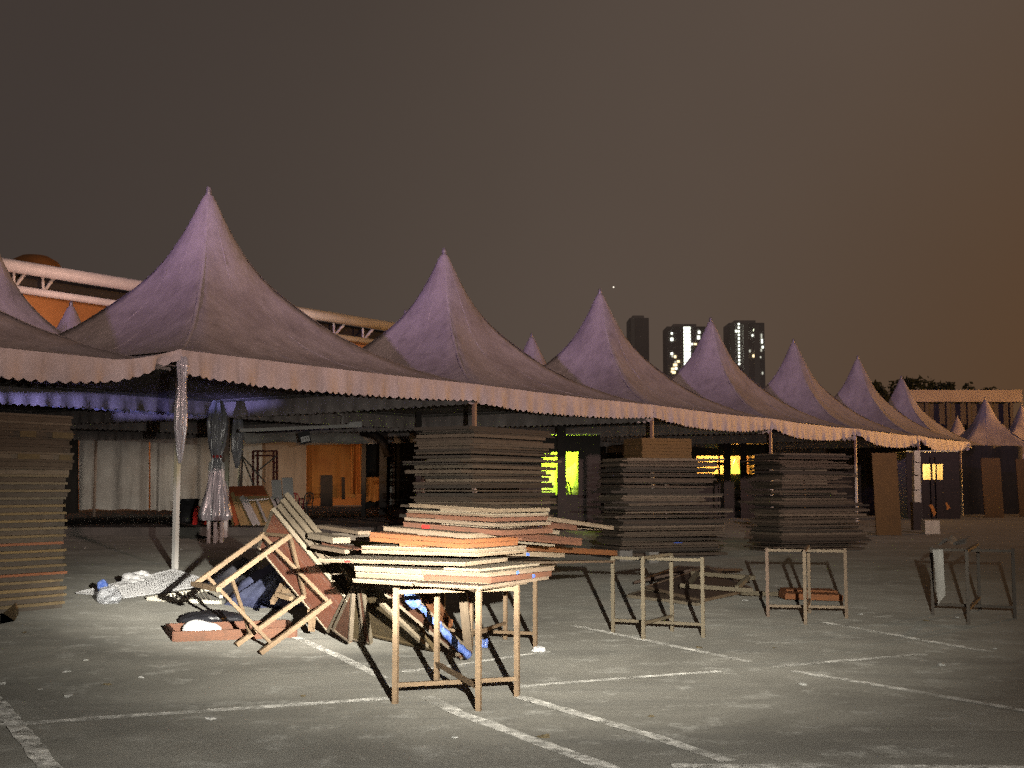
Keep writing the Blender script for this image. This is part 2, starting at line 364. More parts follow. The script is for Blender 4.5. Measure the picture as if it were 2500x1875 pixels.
# ------------------------------------------------------------------ the setting
g_ = MB(); E_ = 3000
g_.add([(-E_, -60, 0), (E_, -60, 0), (E_, 4500, 0), (-E_, 4500, 0)], [(0, 1, 2, 3)])
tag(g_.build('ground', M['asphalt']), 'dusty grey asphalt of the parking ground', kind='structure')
def line(px, w, z=0.004):
    pts = [gr(u, v, z) for u, v in px]; mb = MB()
    dense = []
    for a, b_ in zip(pts[:-1], pts[1:]):
        n = max(2, int((b_ - a).length / 0.12))
        dense += [a.lerp(b_, i / n) for i in range(n)]
    dense.append(pts[-1])
    vs = []
    for i, p in enumerate(dense):
        d = (dense[min(i + 1, len(dense) - 1)] - dense[max(i - 1, 0)]).normalized(); s = Vector((-d.y, d.x, 0))
        vs += [p + s * (w / 2 + random.uniform(-.008, .008)), p - s * (w / 2 + random.uniform(-.008, .008))]
    mb.add(vs, [(2 * i, 2 * i + 1, 2 * i + 3, 2 * i + 2) for i in range(len(dense) - 1)])
    return tag(mb.build('parking_line', M['paint']), kind='structure')
line([(1040, 1700), (1120, 1740), (1300, 1806), (1520, 1886)], .11)
line([(1262, 1699), (1420, 1745), (1590, 1795), (1780, 1858)], .10, .008)
line([(1395, 1526), (1530, 1553), (1660, 1580), (1832, 1615)], .09)
line([(1935, 1638), (2120, 1668), (2300, 1699), (2530, 1739)], .09)
line([(2010, 1519), (2130, 1540), (2280, 1567), (2420, 1591)], .09)
line([(-20, 1700), (60, 1795), (140, 1900)], .12, .008)
line([(690, 1542), (760, 1572), (850, 1612), (935, 1655)], .09)
line([(-30, 1772), (250, 1752), (500, 1735), (960, 1704)], .11)
line([(1265, 1676), (1500, 1657), (1760, 1638)], .09)
line([(1890, 1628), (2050, 1613), (2260, 1597)], .09)
line([(1640, 1869), (2100, 1871), (2560, 1874)], .10)
line([(980, 1640), (1100, 1625), (1340, 1590)], .07)
pv = MB(); pv.box((-11.2, 60, 0.125), 13.6, 42, 0.25)
tag(pv.build('pavement', M['pavement']), kind='structure')

# ------------------------------------------------------------------ tents
C0 = Vector((-6.112, 22.284, 0)); TA = Vector((math.sin(.609), math.cos(.609), 0)); TB = Vector((-math.cos(.609), math.sin(.609), 0))
SIDE, EAVE, PEAK = 9.1, 4.01, 8.70
PROF = [(0, 1), (.03, .91), (.077, .775), (.14, .63), (.21, .515), (.29, .42), (.45, .265), (.6, .16), (.75, .084), (.88, .034), (1, 0)]
def prof(r):
    for (a, x), (b_, y) in zip(PROF[:-1], PROF[1:]):
        if r <= b_:
            t = (r - a) / (b_ - a); return x + (y - x) * t
    return 0
def smoothprof(r): return (prof(max(r - .02, 0)) + 2 * prof(r) + prof(min(r + .02, 1))) / 4 if r > .02 else prof(r)
HB = SIDE / 2
def canopy_mesh(seed, rise):
    rnd = random.Random(seed); mb = MB(); nseg = 64; rings = [.020, .028, .04, .055, .08, .11, .15, .2, .26, .33, .41, .5, .59, .68, .77, .86, .94, 1.0]
    ph = [rnd.uniform(0, 6.28) for _ in range(8)]
    for r in rings:
        sq = min(1.0, max(0.0, (r - .02) / .30)); sq = sq * sq * (3 - 2 * sq)
        for k in range(nseg):
            a = 2 * math.pi * k / nseg + math.pi / 4
            cx, sx = math.cos(a), math.sin(a); q = 1 / max(abs(cx), abs(sx))
            rad = (1.38 * (1 - sq) + q * sq) * r * HB
            e = (q - 1) / .4142           # 0 mid-side, 1 on the ridge to the corner
            z = smoothprof(r)
            z += (1 - e) * -.035 * math.sin(math.pi * min(1, r * 1.05)) * sq     # panels hang between the ridges
            z += .004 * math.sin(5 * a + ph[0] + 7 * r) * sq * (1 - r)
            mb.v.append((rad * cx, rad * sx, EAVE + rise * z))
    n = nseg
    for i in range(len(rings) - 1):
        for k in range(n):
            mb.f.append((i * n + k, (i + 1) * n + k, (i + 1) * n + (k + 1) % n, i * n + (k + 1) % n))
    mb.v.append((0, 0, EAVE + rise * .965)); t = len(mb.v) - 1
    for k in range(n): mb.f.append((k, (k + 1) % n, t))
    return mb.mesh('canopy', smooth=True)
def seam_mesh(rise):
    mb = MB()
    def sp(a, r):
        sq = min(1.0, max(0.0, (r - .02) / .30)); sq = sq * sq * (3 - 2 * sq)
        cx, sx = math.cos(a), math.sin(a); q = 1 / max(abs(cx), abs(sx)); rad = (1.38 * (1 - sq) + q * sq) * r * HB
        e = (q - 1) / .4142; z = smoothprof(r) + (1 - e) * -.035 * math.sin(math.pi * min(1, r * 1.05)) * sq
        return Vector((rad * cx, rad * sx, EAVE + rise * z + .014))
    for k in range(4):
        for off, w in ((math.pi / 4, .035), (.24, .012), (-.24, .012)):
            a = k * math.pi / 2 + off; prev = None
            for i in range(26):
                r = .03 + .965 * i / 25; p = sp(a, r); t = Vector((-math.sin(a), math.cos(a), 0)) * w
                cur = len(mb.v); mb.v += [tuple(p - t - Vector((0, 0, .02))), tuple(p), tuple(p + t - Vector((0, 0, .02)))]
                if prev is not None: mb.f += [(prev, prev + 1, cur + 1, cur), (prev + 1, prev + 2, cur + 2, cur + 1)]
                prev = cur
    return mb.mesh('seam', True)
SEAM = seam_mesh(PEAK - EAVE)
M['seam'] = fabric('seam', (0.39, 0.355, 0.34), (0.29, 0.26, 0.245))
CAN = [canopy_mesh(s, PEAK - EAVE) for s in range(3)]
def valance_mesh(seed, n_sc=43, depth=.46, pull=(0, 0), sag=0.0, rise=0.0):
    """hangs along +x from 0..SIDE, outer face towards -y"""
    rnd = random.Random(seed); cols = n_sc * 8; rows = 5; mb = MB()
    p1, p2, p3 = [rnd.uniform(0, 6.28) for _ in range(3)]
    for i in range(cols + 1):
        x = i / cols; sc_ = abs(math.sin(math.pi * x * n_sc)) * .055
        lift = 0
        if pull[0]: lift += pull[0] * max(0, 1 - x / .30) ** 1.6
        if pull[1]: lift += pull[1] * max(0, 1 - (1 - x) / .30) ** 1.6
        d = (depth + sc_ + .03 * math.sin(4 * x + p1) + sag * math.sin(math.pi * x)) * (1 - lift)
        for j in range(rows + 1):
            t = j / rows
            w = t * (.030 * math.sin(x * 46 + p2) + .022 * math.sin(x * 101 + p3)) * (1 + 2 * lift)
            w += t * .05 * lift * math.sin(x * 190)
            mb.v.append((x * SIDE, -.03 - w - .01 * t, -d * t + .02 - sag * .4 * math.sin(math.pi * x) * (1 - t) + rise * max(0, 1 - (1 - x) / .16) ** 1.5))
    for i in range(cols):
        for j in range(rows):
            a = i * (rows + 1) + j; mb.f.append((a, a + 1, a + rows + 2, a + rows + 1))
    return mb.mesh('valance', smooth=True)
VAL = {}
def val(seed, pull=(0, 0), sag=0.0, rise=0.0):
    k = (seed, pull, sag, rise)
    if k not in VAL: VAL[k] = valance_mesh(seed, pull=pull, sag=sag, rise=rise)
    return VAL[k]
pm = MB(); pm.box((0, 0, EAVE / 2 - .005), .085, .085, EAVE - .01); POST = pm.mesh('post')
fm = MB(); fm.lathe((0, 0, 0), [(.001, -.02), (.05, -.05), (.07, -.12), (.07, -.3)], 10); FIN = fm.mesh('finial')
TANG = math.atan2(TA.y, TA.x)
def tent(center, label, group, rot=TANG, zscale=1.0, sides=(0, 1, 2, 3), pull=(0, 0), sag=0.0, vmats=None, seed=0, posts=(0, 3), fin=True, backdrops=(), can='canvas', rise=0.0):
    t = empty('peaked_tent', center, label, 'tent', group); t.rotation_euler.z = rot; t.scale = (1, 1, zscale)
    def ch(name, me, mat, loc=(0, 0, 0), rz=0):
        o = bpy.data.objects.new(name, me); o.parent = t; o.location = loc; o.rotation_euler.z = rz
        if not me.materials: me.materials.append(None)
        COL.objects.link(o); o.material_slots[0].link = 'OBJECT'; o.material_slots[0].material = mat
        return o
    ch('canopy', CAN[seed % 3], M[can]); ch('seam', SEAM, M['seam'])
    if fin: ch('finial', FIN, M['steel_grey'], (0, 0, PEAK))
    for k in sides:                    # 0 front (towards -TB), 1 right, 2 back, 3 left
        a = k * math.pi / 2; q = Matrix.Rotation(a, 3, 'Z')
        vm = (vmats or {}).get(k, 'valance')
        ch('valance', val((seed * 4 + k) % 5, pull if k == 0 else (0, 0), sag if k == 0 else 0.0, rise if k == 0 else 0.0), M[vm], q @ Vector((-HB, -HB, EAVE)), a)
    if posts:
        for k in posts if isinstance(posts, tuple) else range(4):
            q = Matrix.Rotation(k * math.pi / 2, 3, 'Z')
            ch('post', POST, M['post_rust' if k % 2 else 'post'], q @ Vector((-HB + .055, -HB + .055, 0)))
        for k in range(4):
            a = k * math.pi / 2; q = Matrix.Rotation(a, 3, 'Z')
            rm = MB(); rm.box((0, 0, 0), SIDE - .32, .06, .06); me = rm.mesh('eave_rail')
            ch('eave_rail', me, M['steel_grey'], q @ Vector((0, -HB + .09, EAVE - .04)), a)
    for k in backdrops:  # added dark sheet that blocks the sky glow behind the tent
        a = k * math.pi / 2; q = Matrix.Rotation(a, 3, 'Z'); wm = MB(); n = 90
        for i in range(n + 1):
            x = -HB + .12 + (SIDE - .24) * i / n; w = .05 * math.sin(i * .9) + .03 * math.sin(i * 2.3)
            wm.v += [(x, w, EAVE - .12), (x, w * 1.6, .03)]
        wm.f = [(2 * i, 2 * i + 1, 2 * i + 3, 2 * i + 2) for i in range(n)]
        ch('side_wall', wm.mesh('side_wall', True), M['backdrop_dark'], q @ Vector((0, -HB + .17, 0)), a)
    return t
def cen(i, row): return C0 + TA * SIDE * (i + .5) + TB * SIDE * (row + .5)
ROW = 'peaked tents of the front row'
tent(cen(-1, 0), 'peaked tent cut by the left edge, its valance gathered up at the white post', ROW, pull=(0, .62), vmats={2: 'valance_violet_lit'}, seed=0, sides=(0, 2, 3), zscale=.925, rise=.34)
tent(cen(0, 0), 'largest peaked tent with a violet lit tip, its corner over the white post', ROW, sag=.05, pull=(.16, .14), vmats={2: 'valance_violet_lit', 3: 'valance_violet_lit'}, seed=1, sides=(0, 1, 2))
tent(cen(1, 0), 'peaked tent with its front corner above the stack beside the green lit stall', ROW, seed=2, sag=.07, pull=(.14, .18))
tent(cen(2, 0), 'third complete peaked tent of the front row, just left of the two lit towers', ROW, seed=3, sag=.08, pull=(.2, .22))
tent(cen(3, 0), 'peaked tent whose tip stands between the two lit towers', ROW, seed=4, pull=(.3, .5), sag=.14)
tent(cen(4, 0), 'peaked tent just right of the second lit tower', ROW, seed=5, pull=(.45, .55), sag=.16)
tent(cen(5, 0), 'peaked tent with the last sagging orange lit valance of the front row', ROW, seed=6, pull=(.5, .6), sag=.18)
t6 = cen(6, 0) + Vector((-.55, -.3, 0))
tent(t6, 'farthest peaked tent of the front row, its tip before the tree tops', ROW, seed=7, zscale=.95, sides=(1, 2), posts=True)
for i, lab in ((-1, 'back tent at the left edge, its sloping roof before the lit truss'), (1, 'peaked tent hidden behind the large violet tipped tent'),
               (3, 'small peaked tent tip showing between the second and third complete tents'), (0, 'back row tent beyond the gathered valance'), (2, 'back row tent hidden behind the second complete tent'), (4, 'back row tent hidden behind the third complete tent'), (5, 'back row tent hidden behind the tents by the towers')):
    tent(cen(i, 1), lab, 'peaked tents of the middle row', seed=i + 2, backdrops=(2,) if i >= 3 else ())
for i, lab in ((1, 'small peaked tent tip standing against the orange wall below the truss'), (2, 'rear tent over the white sheets'), (0, 'rear tent behind the left back tent'), (3, 'rear tent over the orange curtains')):
    tent(cen(i, 2), lab, 'peaked tents of the rear row', seed=i + 1)
tent(at(2405, 968, 96) * 1, 'peaked tent before the pale building, its right edge brightly orange', 'peaked tents at the far right', rot=TANG + .5, seed=1) .location.z = 0
tent(at(2493, 970, 104) * 1, 'peaked tent cut by the right edge beside the orange edged one', 'peaked tents at the far right', rot=TANG + .5, seed=2).location.z = 0
tent(at(2337, 1012, 121) * 1, 'tiny bright orange tent tip below the pale building', 'peaked tents at the far right', rot=TANG + .5, seed=0).location.z = 0

# ------------------------------------------------------------------ tall board stacks under the tents
def oriented_board(name, corner, along, back, L, Wd, t, mat, yaw=0.0, roll=0.0, apron=None):
    """corner = front left bottom corner; along/back unit vectors; object x runs along the board"""
    q = Matrix.Rotation(yaw, 3, 'Z'); al = q @ Vector(along); bk = q @ Vector(back)
    al = (al + Vector((0, 0, roll))).normalized()
    fr = frame_of(corner, al)
    mb = MB(); mb.obox(corner, al * L, bk * Wd, Vector((0, 0, t)))
    return mb.build(name, mat, local=fr)
def stack(corner, along, n, t, L, Wd, label, group, jit=.05, mats=('wood_old',), top=None, wide_below=None, seed=1, marks=()):
    rnd = random.Random(seed); z = .0
    along = Vector(along).normalized(); back = Vector((-along.y, along.x, 0))
    for k in range(n):
        tt = t * rnd.choice((.6, .8, 1, 1, 1.3)); gap = rnd.choice((0.002, .003, .004, .006, .006, .010, .026))
        l = L * rnd.choice((1, 1, 1, .97, 1.05, .88, .94)); w = Wd * rnd.choice((1, 1, .95, .85))
        off = along * rnd.uniform(-jit, jit) + back * rnd.uniform(-jit, jit)
        if wide_below and z < wide_below[0]: l += wide_below[1]; off -= along * wide_below[2]
        poke = rnd.random() < .16
        if poke: off -= along * rnd.uniform(.12, .40)
        m = rnd.choice(mats)
        o = oriented_board('wooden_board', Vector(corner) + off + Vector((0, 0, z)), along, back, l, w, tt, M[m], rnd.gauss(0, .028) + (rnd.uniform(-.08, .08) if poke else 0), rnd.gauss(0, .0045))
        lab = label
        if k == n - 1: lab = top or label.replace('in the', 'topmost in the')
        if any(kk == k for kk, *_ in marks): lab = label.replace('board in', 'board, blue marked%s, in' % (' (lowest)' if len(marks) > 1 and k == min(q_[0] for q_ in marks) else ''))
        tag(o, lab, 'board', group)
        for (kk, x0, wd_, mm_) in marks:
            if kk == k:
                mk = MB(); p = Vector(corner) + off + along * (x0 * l) - back * .004 + Vector((0, 0, z + .006))
                mk.obox(p, along * wd_, back * .003, Vector((0, 0, tt - .012)))
                c = mk.build('paint_mark', M[mm_], local=o.matrix_world.copy()); c.parent = o; c.matrix_parent_inverse = Matrix(); c.matrix_basis = Matrix()
        z += tt + gap
    return z
# left stack: tabletops, thin light lip over a recessed dark apron
FR = gr(156, 1484); nL = 26; zz = .0; rnd = random.Random(5)
GL = 'tabletops in the tall stack at the left edge'
for k in range(nL):
    ap = .060; lp = .033
    if k in (0, 2): ap, lp = .05, .04
    off = TA * rnd.uniform(-.03, .03) - TB * rnd.uniform(-.012, .02)
    if k >= 18: off += TA * .06
    o = FR - TA * 2.0 + off
    if k == nL - 1: lab = 'topmost stained tabletop of the tall stack at the left edge'
    elif k == 0: lab = 'lowest tabletop of the left edge stack, lying on the asphalt'
    elif k in (4, 8): lab = 'orange lipped tabletop, %s of two in the left edge stack' % ('lower' if k == 4 else 'upper')
    elif k in (20, 23): lab = 'dark tabletop with pale wood patches, %s of two high in the left edge stack' % ('lower' if k == 20 else 'upper')
    else: lab = 'stained tabletop with a pale lip in the tall stack at the left edge'
    t_ = empty('tabletop_board', o + Vector((0, 0, zz)), lab, 'tabletop', GL, rot=frame_of((0, 0, 0), TA).to_3x3().to_4x4())
    rec = .028 if k < 19 else .006
    a = MB(); a.obox(o + TB * rec + Vector((0, 0, zz)) + TA * .02, TA * 1.96, TB * 1.0, Vector((0, 0, ap - .003))); a.build('apron', M['apron_grey' if k < 17 else 'wood_old'], t_)
    l_ = MB(); l_.obox(o + Vector((0, 0, zz + ap)), TA * 2.0, TB * 1.05, Vector((0, 0, lp - .003)))
    l_.build('panel', M['lip_orange'] if k in (4, 8) else M['lip_yellow'] if k < 18 else M['wood_old'], t_)
    if k in (20, 23):                 # pale labels on the darker upper tops
        for x0, w_ in (((.45, .16), (1.25, .22), (1.70, .3)) if k == 23 else ((.35, .2), (1.2, .3), (1.78, .18))):
            p_ = MB(); p_.obox(o + TA * x0 - TB * .012 + Vector((0, 0, zz - .01)), TA * w_, TB * .010, Vector((0, 0, .075))); p_.build('wood_patch', M['ply_tan'], t_)
    zz += ap + lp
p_ = MB(); p_.slab([gr(0, 1492), gr(38, 1492) + Vector((0, 0, .14)), gr(36, 1516), gr(0, 1524)], .1)
tag(p_.build('timber_offcut', M['lip_yellow']), 'yellowish timber offcut on the asphalt below the left edge stack', 'offcut')
# middle stack
c2 = Vector((-.67, 20.0, 0))
stack(c2, TA, 50, .043, 2.44, 1.22, 'dark weathered board in the stack left of the green lit stall', 'boards in the stack left of the green lit stall', jit=.06, seed=3,
      top='topmost board of the stack left of the green lit stall', marks=((30, .62, .14, 'blue_mark'),), mats=('wood_old', 'wood_old', 'wood_dark'))
d3 = Vector((.93, .36, 0))
z3 = stack((2.42, 26.4, 0), d3, 45, .043, 2.30, 1.25, 'weathered board in the stack behind the second table frame', 'boards in the stack behind the second table frame', jit=.10, seed=4,
      wide_below=(1.1, .3, .1), marks=((11, .55, .25, 'blue_mark'), (6, .5, .2, 'blue_mark')), mats=('wood_old', 'wood_old', 'wood_dark', 'wood_old'), top='uppermost wide board of the stack behind the second table frame')
zz = z3
for k in range(6):
    o = oriented_board('plywood_board', Vector((2.88, 27.1, zz + .01)) + d3 * random.uniform(-.02, .02), d3.normalized(), Vector((-d3.y, d3.x, 0)).normalized(), 1.25, .9, .07, M['ply_brown'])
    tag(o, 'brown plywood panel on top of the stack behind the second table frame', 'panel', 'brown panels topping a stack'); zz += .074
d4 = Vector((.92, .40, 0))
stack((6.40, 29.0, 0), d4, 47, .043, 2.05, 1.30, 'weathered board in the far stack left of the tall plywood sheet', 'boards in the far stack by the plywood sheet', jit=.07, seed=6,
      wide_below=(1.15, .45, .05), top='topmost board of the far stack by the plywood sheet', mats=('wood_old', 'wood_dark', 'wood_old'))
for k, (u0, u1, v0, v1, Y, lab) in enumerate(((2140, 2196, 1105, 1300, 39, 'tall brown plywood sheet standing right of the far board stack'), (2404, 2447, 1118, 1228, 62, 'brown plywood sheet standing under the far right tents'), (2488, 2530, 1120, 1200, 64, 'plywood sheet at the right edge under the far tents'))):
    p_ = MB(); a, b_ = at(u0, v1, Y), at(u1, v0, Y); z0 = max(a.z, 0)
    p_.hexa([(a.x, Y, 0), (b_.x, Y, 0), (b_.x, Y + .06, 0), (a.x, Y + .06, 0), (a.x, Y + .3, b_.z), (b_.x, Y + .3, b_.z), (b_.x, Y + .36, b_.z), (a.x, Y + .36, b_.z)])
    tag(p_.build('plywood_sheet', M['ply_brown']), lab, 'plywood')

# ------------------------------------------------------------------ table frames
TM = M['wood_frame']
def table_frame(corners, h, label, mat='wood_frame', legw=.036, pts=None):
    """four legs, crossed rails at top and bottom; corners go round the frame"""
    if pts is None:
        base = [Vector((c.x, c.y, 0)) for c in corners]; top = [b_ + Vector((0, 0, h)) for b_ in base]
    else: top, base = pts[:4], pts[4:]
    t = empty('table_frame', base[0], label, 'table frame', 'table frames without tops')
    for a, b_ in zip(base, top): MB().bar(a, b_, legw).build('leg', M[mat], t)
    for name, f_ in (('cross_rail', .16), ('top_rail', .965)):
        ends = [a.lerp(b_, f_) for a, b_ in zip(base, top)]
        up = (top[0] - base[0]).normalized()
        for i in (0, 1):
            e = ends[i] + up * (.031 * i); e2 = ends[i + 2] + up * (.031 * i)
            MB().bar(e, e2, .028, .03, up).build(name, M[mat], t)
    return t
T1 = [gr(965, 1718), gr(1168, 1736), gr(1262, 1701), gr(1066, 1672)]
table_frame(T1, .80, 'slim wooden table frame carrying the bright board pile, nearest in view')
M['frame_pale'] = wood('frame_pale', [(0.198, 0.165, 0.112), (0.178, 0.150, 0.101)], dirtiness=0.25, tint=.3)
T2 = [gr(1497, 1544), gr(1571, 1561), gr(1717, 1556), gr(1641, 1541)]
table_frame(T2, .80, 'pale wooden table frame standing right of the board pile', 'frame_pale')
T3 = [gr(1875, 1506), gr(1967, 1525), gr(2067, 1510), gr(1977, 1497)]
table_frame(T3, .80, 'tan wooden table frame beside the two orange boards on the ground', 'wood_tan')
TBk = [Vector((.22, 11.7, 0)), Vector((-.066, 12.3, 0)), Vector((-.67, 12.0, 0)), Vector((-.38, 11.41, 0))]
table_frame(TBk, .80, 'wooden table frame under the back of the bright board pile', 'wood_frame')

# overturned table, pose solved from the photograph
top4 = [Vector(p) for p in ((-2.383, 11.840, 1.060), (-2.040, 11.264, 1.063), (-1.685, 11.472, .455), (-2.028, 12.048, .452))]
bot4 = [Vector(p) for p in ((-2.959, 11.495, .606), (-2.616, 10.918, .609), (-2.261, 11.126, .020), (-2.605, 11.703, .020))]
ov = table_frame(None, 0, 'overturned red topped table with its yellow legs in the air', pts=top4 + bot4, legw=.042)
ov.name = 'overturned_table'; ov['category'] = 'table'; del ov['group']
e1 = (top4[3] - top4[0]).normalized(); e0 = (top4[1] - top4[0]).normalized(); nb = e0.cross(e1).normalized()
if nb.dot(bot4[0] - top4[0]) > 0: nb = -nb           # away from the legs
MB().bar(bot4[0] - e0 * .06, bot4[1] + e0 * .06, .045).build('foot_rail', TM, ov)
MB().bar(top4[0] + nb * .0 - e0 * .1, top4[1] + e0 * .02, .03).build('top_rail', TM, ov)
pc = top4[0] + nb * .022
quad = [onplane(u, v, pc, nb) for u, v in ((665, 1242), (846, 1460), (803, 1545), (630, 1335))]
def leaning(name, quad, nrm, t, mat, edge, label, cat, batt=.035, group=None, parent=None):
    al = (quad[1] - quad[0]).normalized()
    if parent is None:
        root = empty(name, quad[2], label, cat, group)
    else: root = parent
    fr = frame_of(quad[0], al, nrm)
    mb = MB(); n = nrm.normalized()
    mb.hexa([q for q in quad] + [q + n * t for q in quad])
    inv = root.matrix_basis.inverted()
    o = mb.build('panel', mat, local=fr); o.parent = root; o.matrix_world = fr
    cc = sum(quad, Vector()) / 4
    for i in range(4):
        a, b_ = quad[i], quad[(i + 1) % 4]
        ins = (cc - (a + b_) / 2); d = (b_ - a).normalized(); ins = (ins - d * ins.dot(d)).normalized()
        w = batt
        a2, b2 = (a, b_) if i % 2 == 0 else (a + d * w * 1.05, b_ - d * w * 1.05)
        m2 = MB(); lo = -n * .012; m2.hexa([a2 + lo - ins * .003, b2 + lo - ins * .003, b2 + ins * w + lo, a2 + ins * w + lo, a2 + n * (t + .004) - ins * .003, b2 + n * (t + .004) - ins * .003, b2 + ins * w + n * (t + .004), a2 + ins * w + n * (t + .004)])
        f2 = frame_of(a, b_ - a, nrm); o2 = m2.build('batten', edge, local=f2); o2.parent = root; o2.matrix_world = f2
    return root
leaning('tabletop', quad, nb, .02, M['board_red'], M['wood_pale'], '', '', batt=.028, parent=ov)
M['edge_dull'] = wood('edge_dull', [(0.17, 0.135, 0.09), (0.14, 0.11, 0.075)], dirtiness=.5)
for k, (du, lab, mt) in enumerate(((.05, 'pale plywood tabletop leaning directly behind the overturned red table', 'ply_tan'), (.10, 'second tabletop leaning behind the overturned red table', 'wood_pale'), (.15, 'third tabletop, red faced, leaning behind the overturned red table', 'wood_red'))):
    q2 = [p + nb * du + e0 * (.02 + .03 * k) - Vector((0, 0, .0)) - e1 * .03 * k for p in quad]
    zmin = min(p.z for p in q2)
    q2[2] += e1 * 0; 
    leaning('tabletop_board', q2, nb, .03, M[mt], M['edge_dull'], lab, 'tabletop', group='tabletops leaning behind the overturned table')

# ------------------------------------------------------------------ the bright pile of boards
def z5(x, y): return 750 + x / 2.86, 1180 + y / 2.86
PG = 'boards in the bright pile on the table frame'
def pile_board(p1, Y1, p2, Y2, tpx, mat, label, Wd=.62, marks=(), tilt=0.0, edge=None):
    a = at(*z5(*p1), Y1); b_ = at(*z5(*p2), Y2)
    t = max(.018, tpx / 2.86 / F * (Y1 + Y2) / 2)
    al = (b_ - a); L = al.length; al.normalize()
    back = Vector((-al.y, al.x, 0)).normalized()
    if back.y < 0: back = -back
    back = (back + Vector((0, 0, tilt))).normalized(); up = al.cross(back)
    if up.z < 0: up = -up
    o0 = a - up * t                                  # pixels give the upper front edge
    root = empty('wooden_board', o0, label, 'board', PG, rot=frame_of((0, 0, 0), al, up).to_3x3().to_4x4())
    def part(name, o, x, y, z, m):
        mb = MB(); mb.obox(o, al * x, back * y, up * z); return mb.build(name, m, root)
    em = M[edge or mat]
    bw = .045
    part('batten', o0, L, bw, t - .008, em); part('batten', o0 + back * (Wd - bw), L, bw, t - .008, em)
    part('end_batten', o0 + back * (bw + .001) + al * .001, bw, Wd - 2 * bw - .002, t - .008, em)
    part('end_batten', o0 + back * (bw + .001) + al * (L - bw - .001), bw, Wd - 2 * bw - .002, t - .008, em)
    part('panel', o0 + up * (t - .0075) - back * .003 - al * .003, L + .006, Wd + .006, .0075, M[mat])
    for x0, w_, mm_ in marks:
        part('paint_mark', o0 + al * (x0 * L) - back * .005 + up * .003, w_, .003, t - .011, M[mm_])
    return root
# boards whose long edge runs to the left from the near corner
LB = [((715, 140), (1318, 178), 26, 'wood_tan', 'topmost pinkish board at the peak of the bright pile', ()),
      ((700, 182), (1305, 214), 22, 'wood_pale', 'tan board second from the top of the bright pile', ()),
      ((695, 208), (1290, 242), 26, 'wood_red', 'red brown board just under the two topmost boards of the bright pile', ()),
      ((682, 236), (1335, 280), 24, 'wood_tan', 'tan board above the one with a red painted patch', ()),
      ((674, 270), (1358, 330), 34, 'wood_red', 'reddish board with a red painted patch on its edge', ((.20, .075, 'red_mark'),)),
      ((535, 300), (1110, 352), 32, 'wood_tan', 'stained tan board lying on the upper orange board', ()),
      ((440, 340), (1080, 392), 32, 'wood_orange', 'upper of the two bright orange boards in the pile', ()),
      ((438, 374), (1076, 424), 30, 'wood_orange', 'lower of the two bright orange boards in the pile', ()),
      ((380, 434), (1188, 460), 26, 'wood_pale', 'pale board just below the two orange boards', ()),
      ((380, 464), (1186, 488), 24, 'wood_pale', 'pale board second below the two orange boards', ()),
      ((80, 524), (1100, 552), 26, 'wood_pale', 'long glaring board reaching left over the leaning tabletops', ((.19, .05, 'red_mark'),)),
      ((332, 576), (1258, 624), 36, 'wood_pale', 'thick glaring board third from the bottom of the pile', ()),
      ((340, 618), (1262, 662), 38, 'wood_pale', 'thick glaring board second from the bottom of the pile', ()),
      ((320, 664), (1200, 718), 28, 'wood_pale', 'lowest glaring board resting on the nearest table frame', ())]
for k, (p1, p2, t, m_, lab, mk) in enumerate(LB):
    Yc = 9.05 - .048 * k; Yl = Yc + .55
    pile_board(p1, Yl, p2, Yc, t, m_, lab, Wd=.66, marks=mk, edge='wood_tan' if m_ == 'wood_pale' else None)
# boards whose long edge runs to the right and away
RB = [((1320, 178), 9.1, (2140, 300), 10.8, 28, 'wood_tan', 'long tan board sloping right from the peak of the bright pile', (), .5),
      ((1292, 236), 9.05, (1885, 290), 10.3, 40, 'wood_red', 'red brown board with a blue mark near the top right of the pile', ((.52, .04, 'blue_mark'),), .5),
      ((1342, 284), 9.05, (1762, 332), 9.9, 26, 'wood_pale', 'short pale board under the red brown one with a blue mark', (), .5),
      ((1362, 336), 9.0, (1918, 384), 10.1, 30, 'wood_red', 'pinkish brown board of two lying above the grey flecked one', (), .5),
      ((1500, 372), 9.3, (1918, 410), 10.1, 26, 'wood_red', 'lower pinkish brown board lying above the grey flecked one', (), .5),
      ((1110, 348), 8.9, (1730, 408), 9.9, 36, 'wood_pale', 'grey flecked board with a blue mark across the orange plank', ((.46, .035, 'blue_mark'),), .45),
      ((1078, 398), 8.9, (2165, 470), 12.6, 40, 'wood_orange', 'long orange plank reaching right to the second table frame', (), .5),
      ((1190, 462), 8.9, (1800, 488), 10.0, 32, 'wood_tan', 'tan board with a blue mark under the long orange plank', ((.53, .035, 'blue_mark'),), .45),
      ((1100, 552), 8.7, (2150, 538), 12.5, 16, 'wood_tan', 'thin long lath reaching right to the second table frame', (), .3),
      ((1200, 598), 8.6, (1620, 556), 9.3, 12, 'wood_pale', 'thin warped lath curving up under the long lath', (), .3),
      ((1262, 628), 8.5, (1725, 574), 9.35, 34, 'wood_tan', 'tan board with a blue mark ending square at the right of the pile', ((.40, .035, 'blue_mark'),), .55),
      ((1288, 658), 8.45, (1705, 612), 9.25, 36, 'wood_red', 'brown board with a blue mark, second from bottom at the right of the pile', ((.66, .035, 'blue_mark'),), .55),
      ((1222, 716), 8.35, (1685, 648), 9.2, 22, 'wood_tan', 'lowest tan board at the right of the pile, on the table frame', (), .55)]
for p1, Y1, p2, Y2, t, m_, lab, mk, wd in RB:
    pile_board(p1, Y1, p2, Y2, t, m_, lab, Wd=wd, marks=mk)
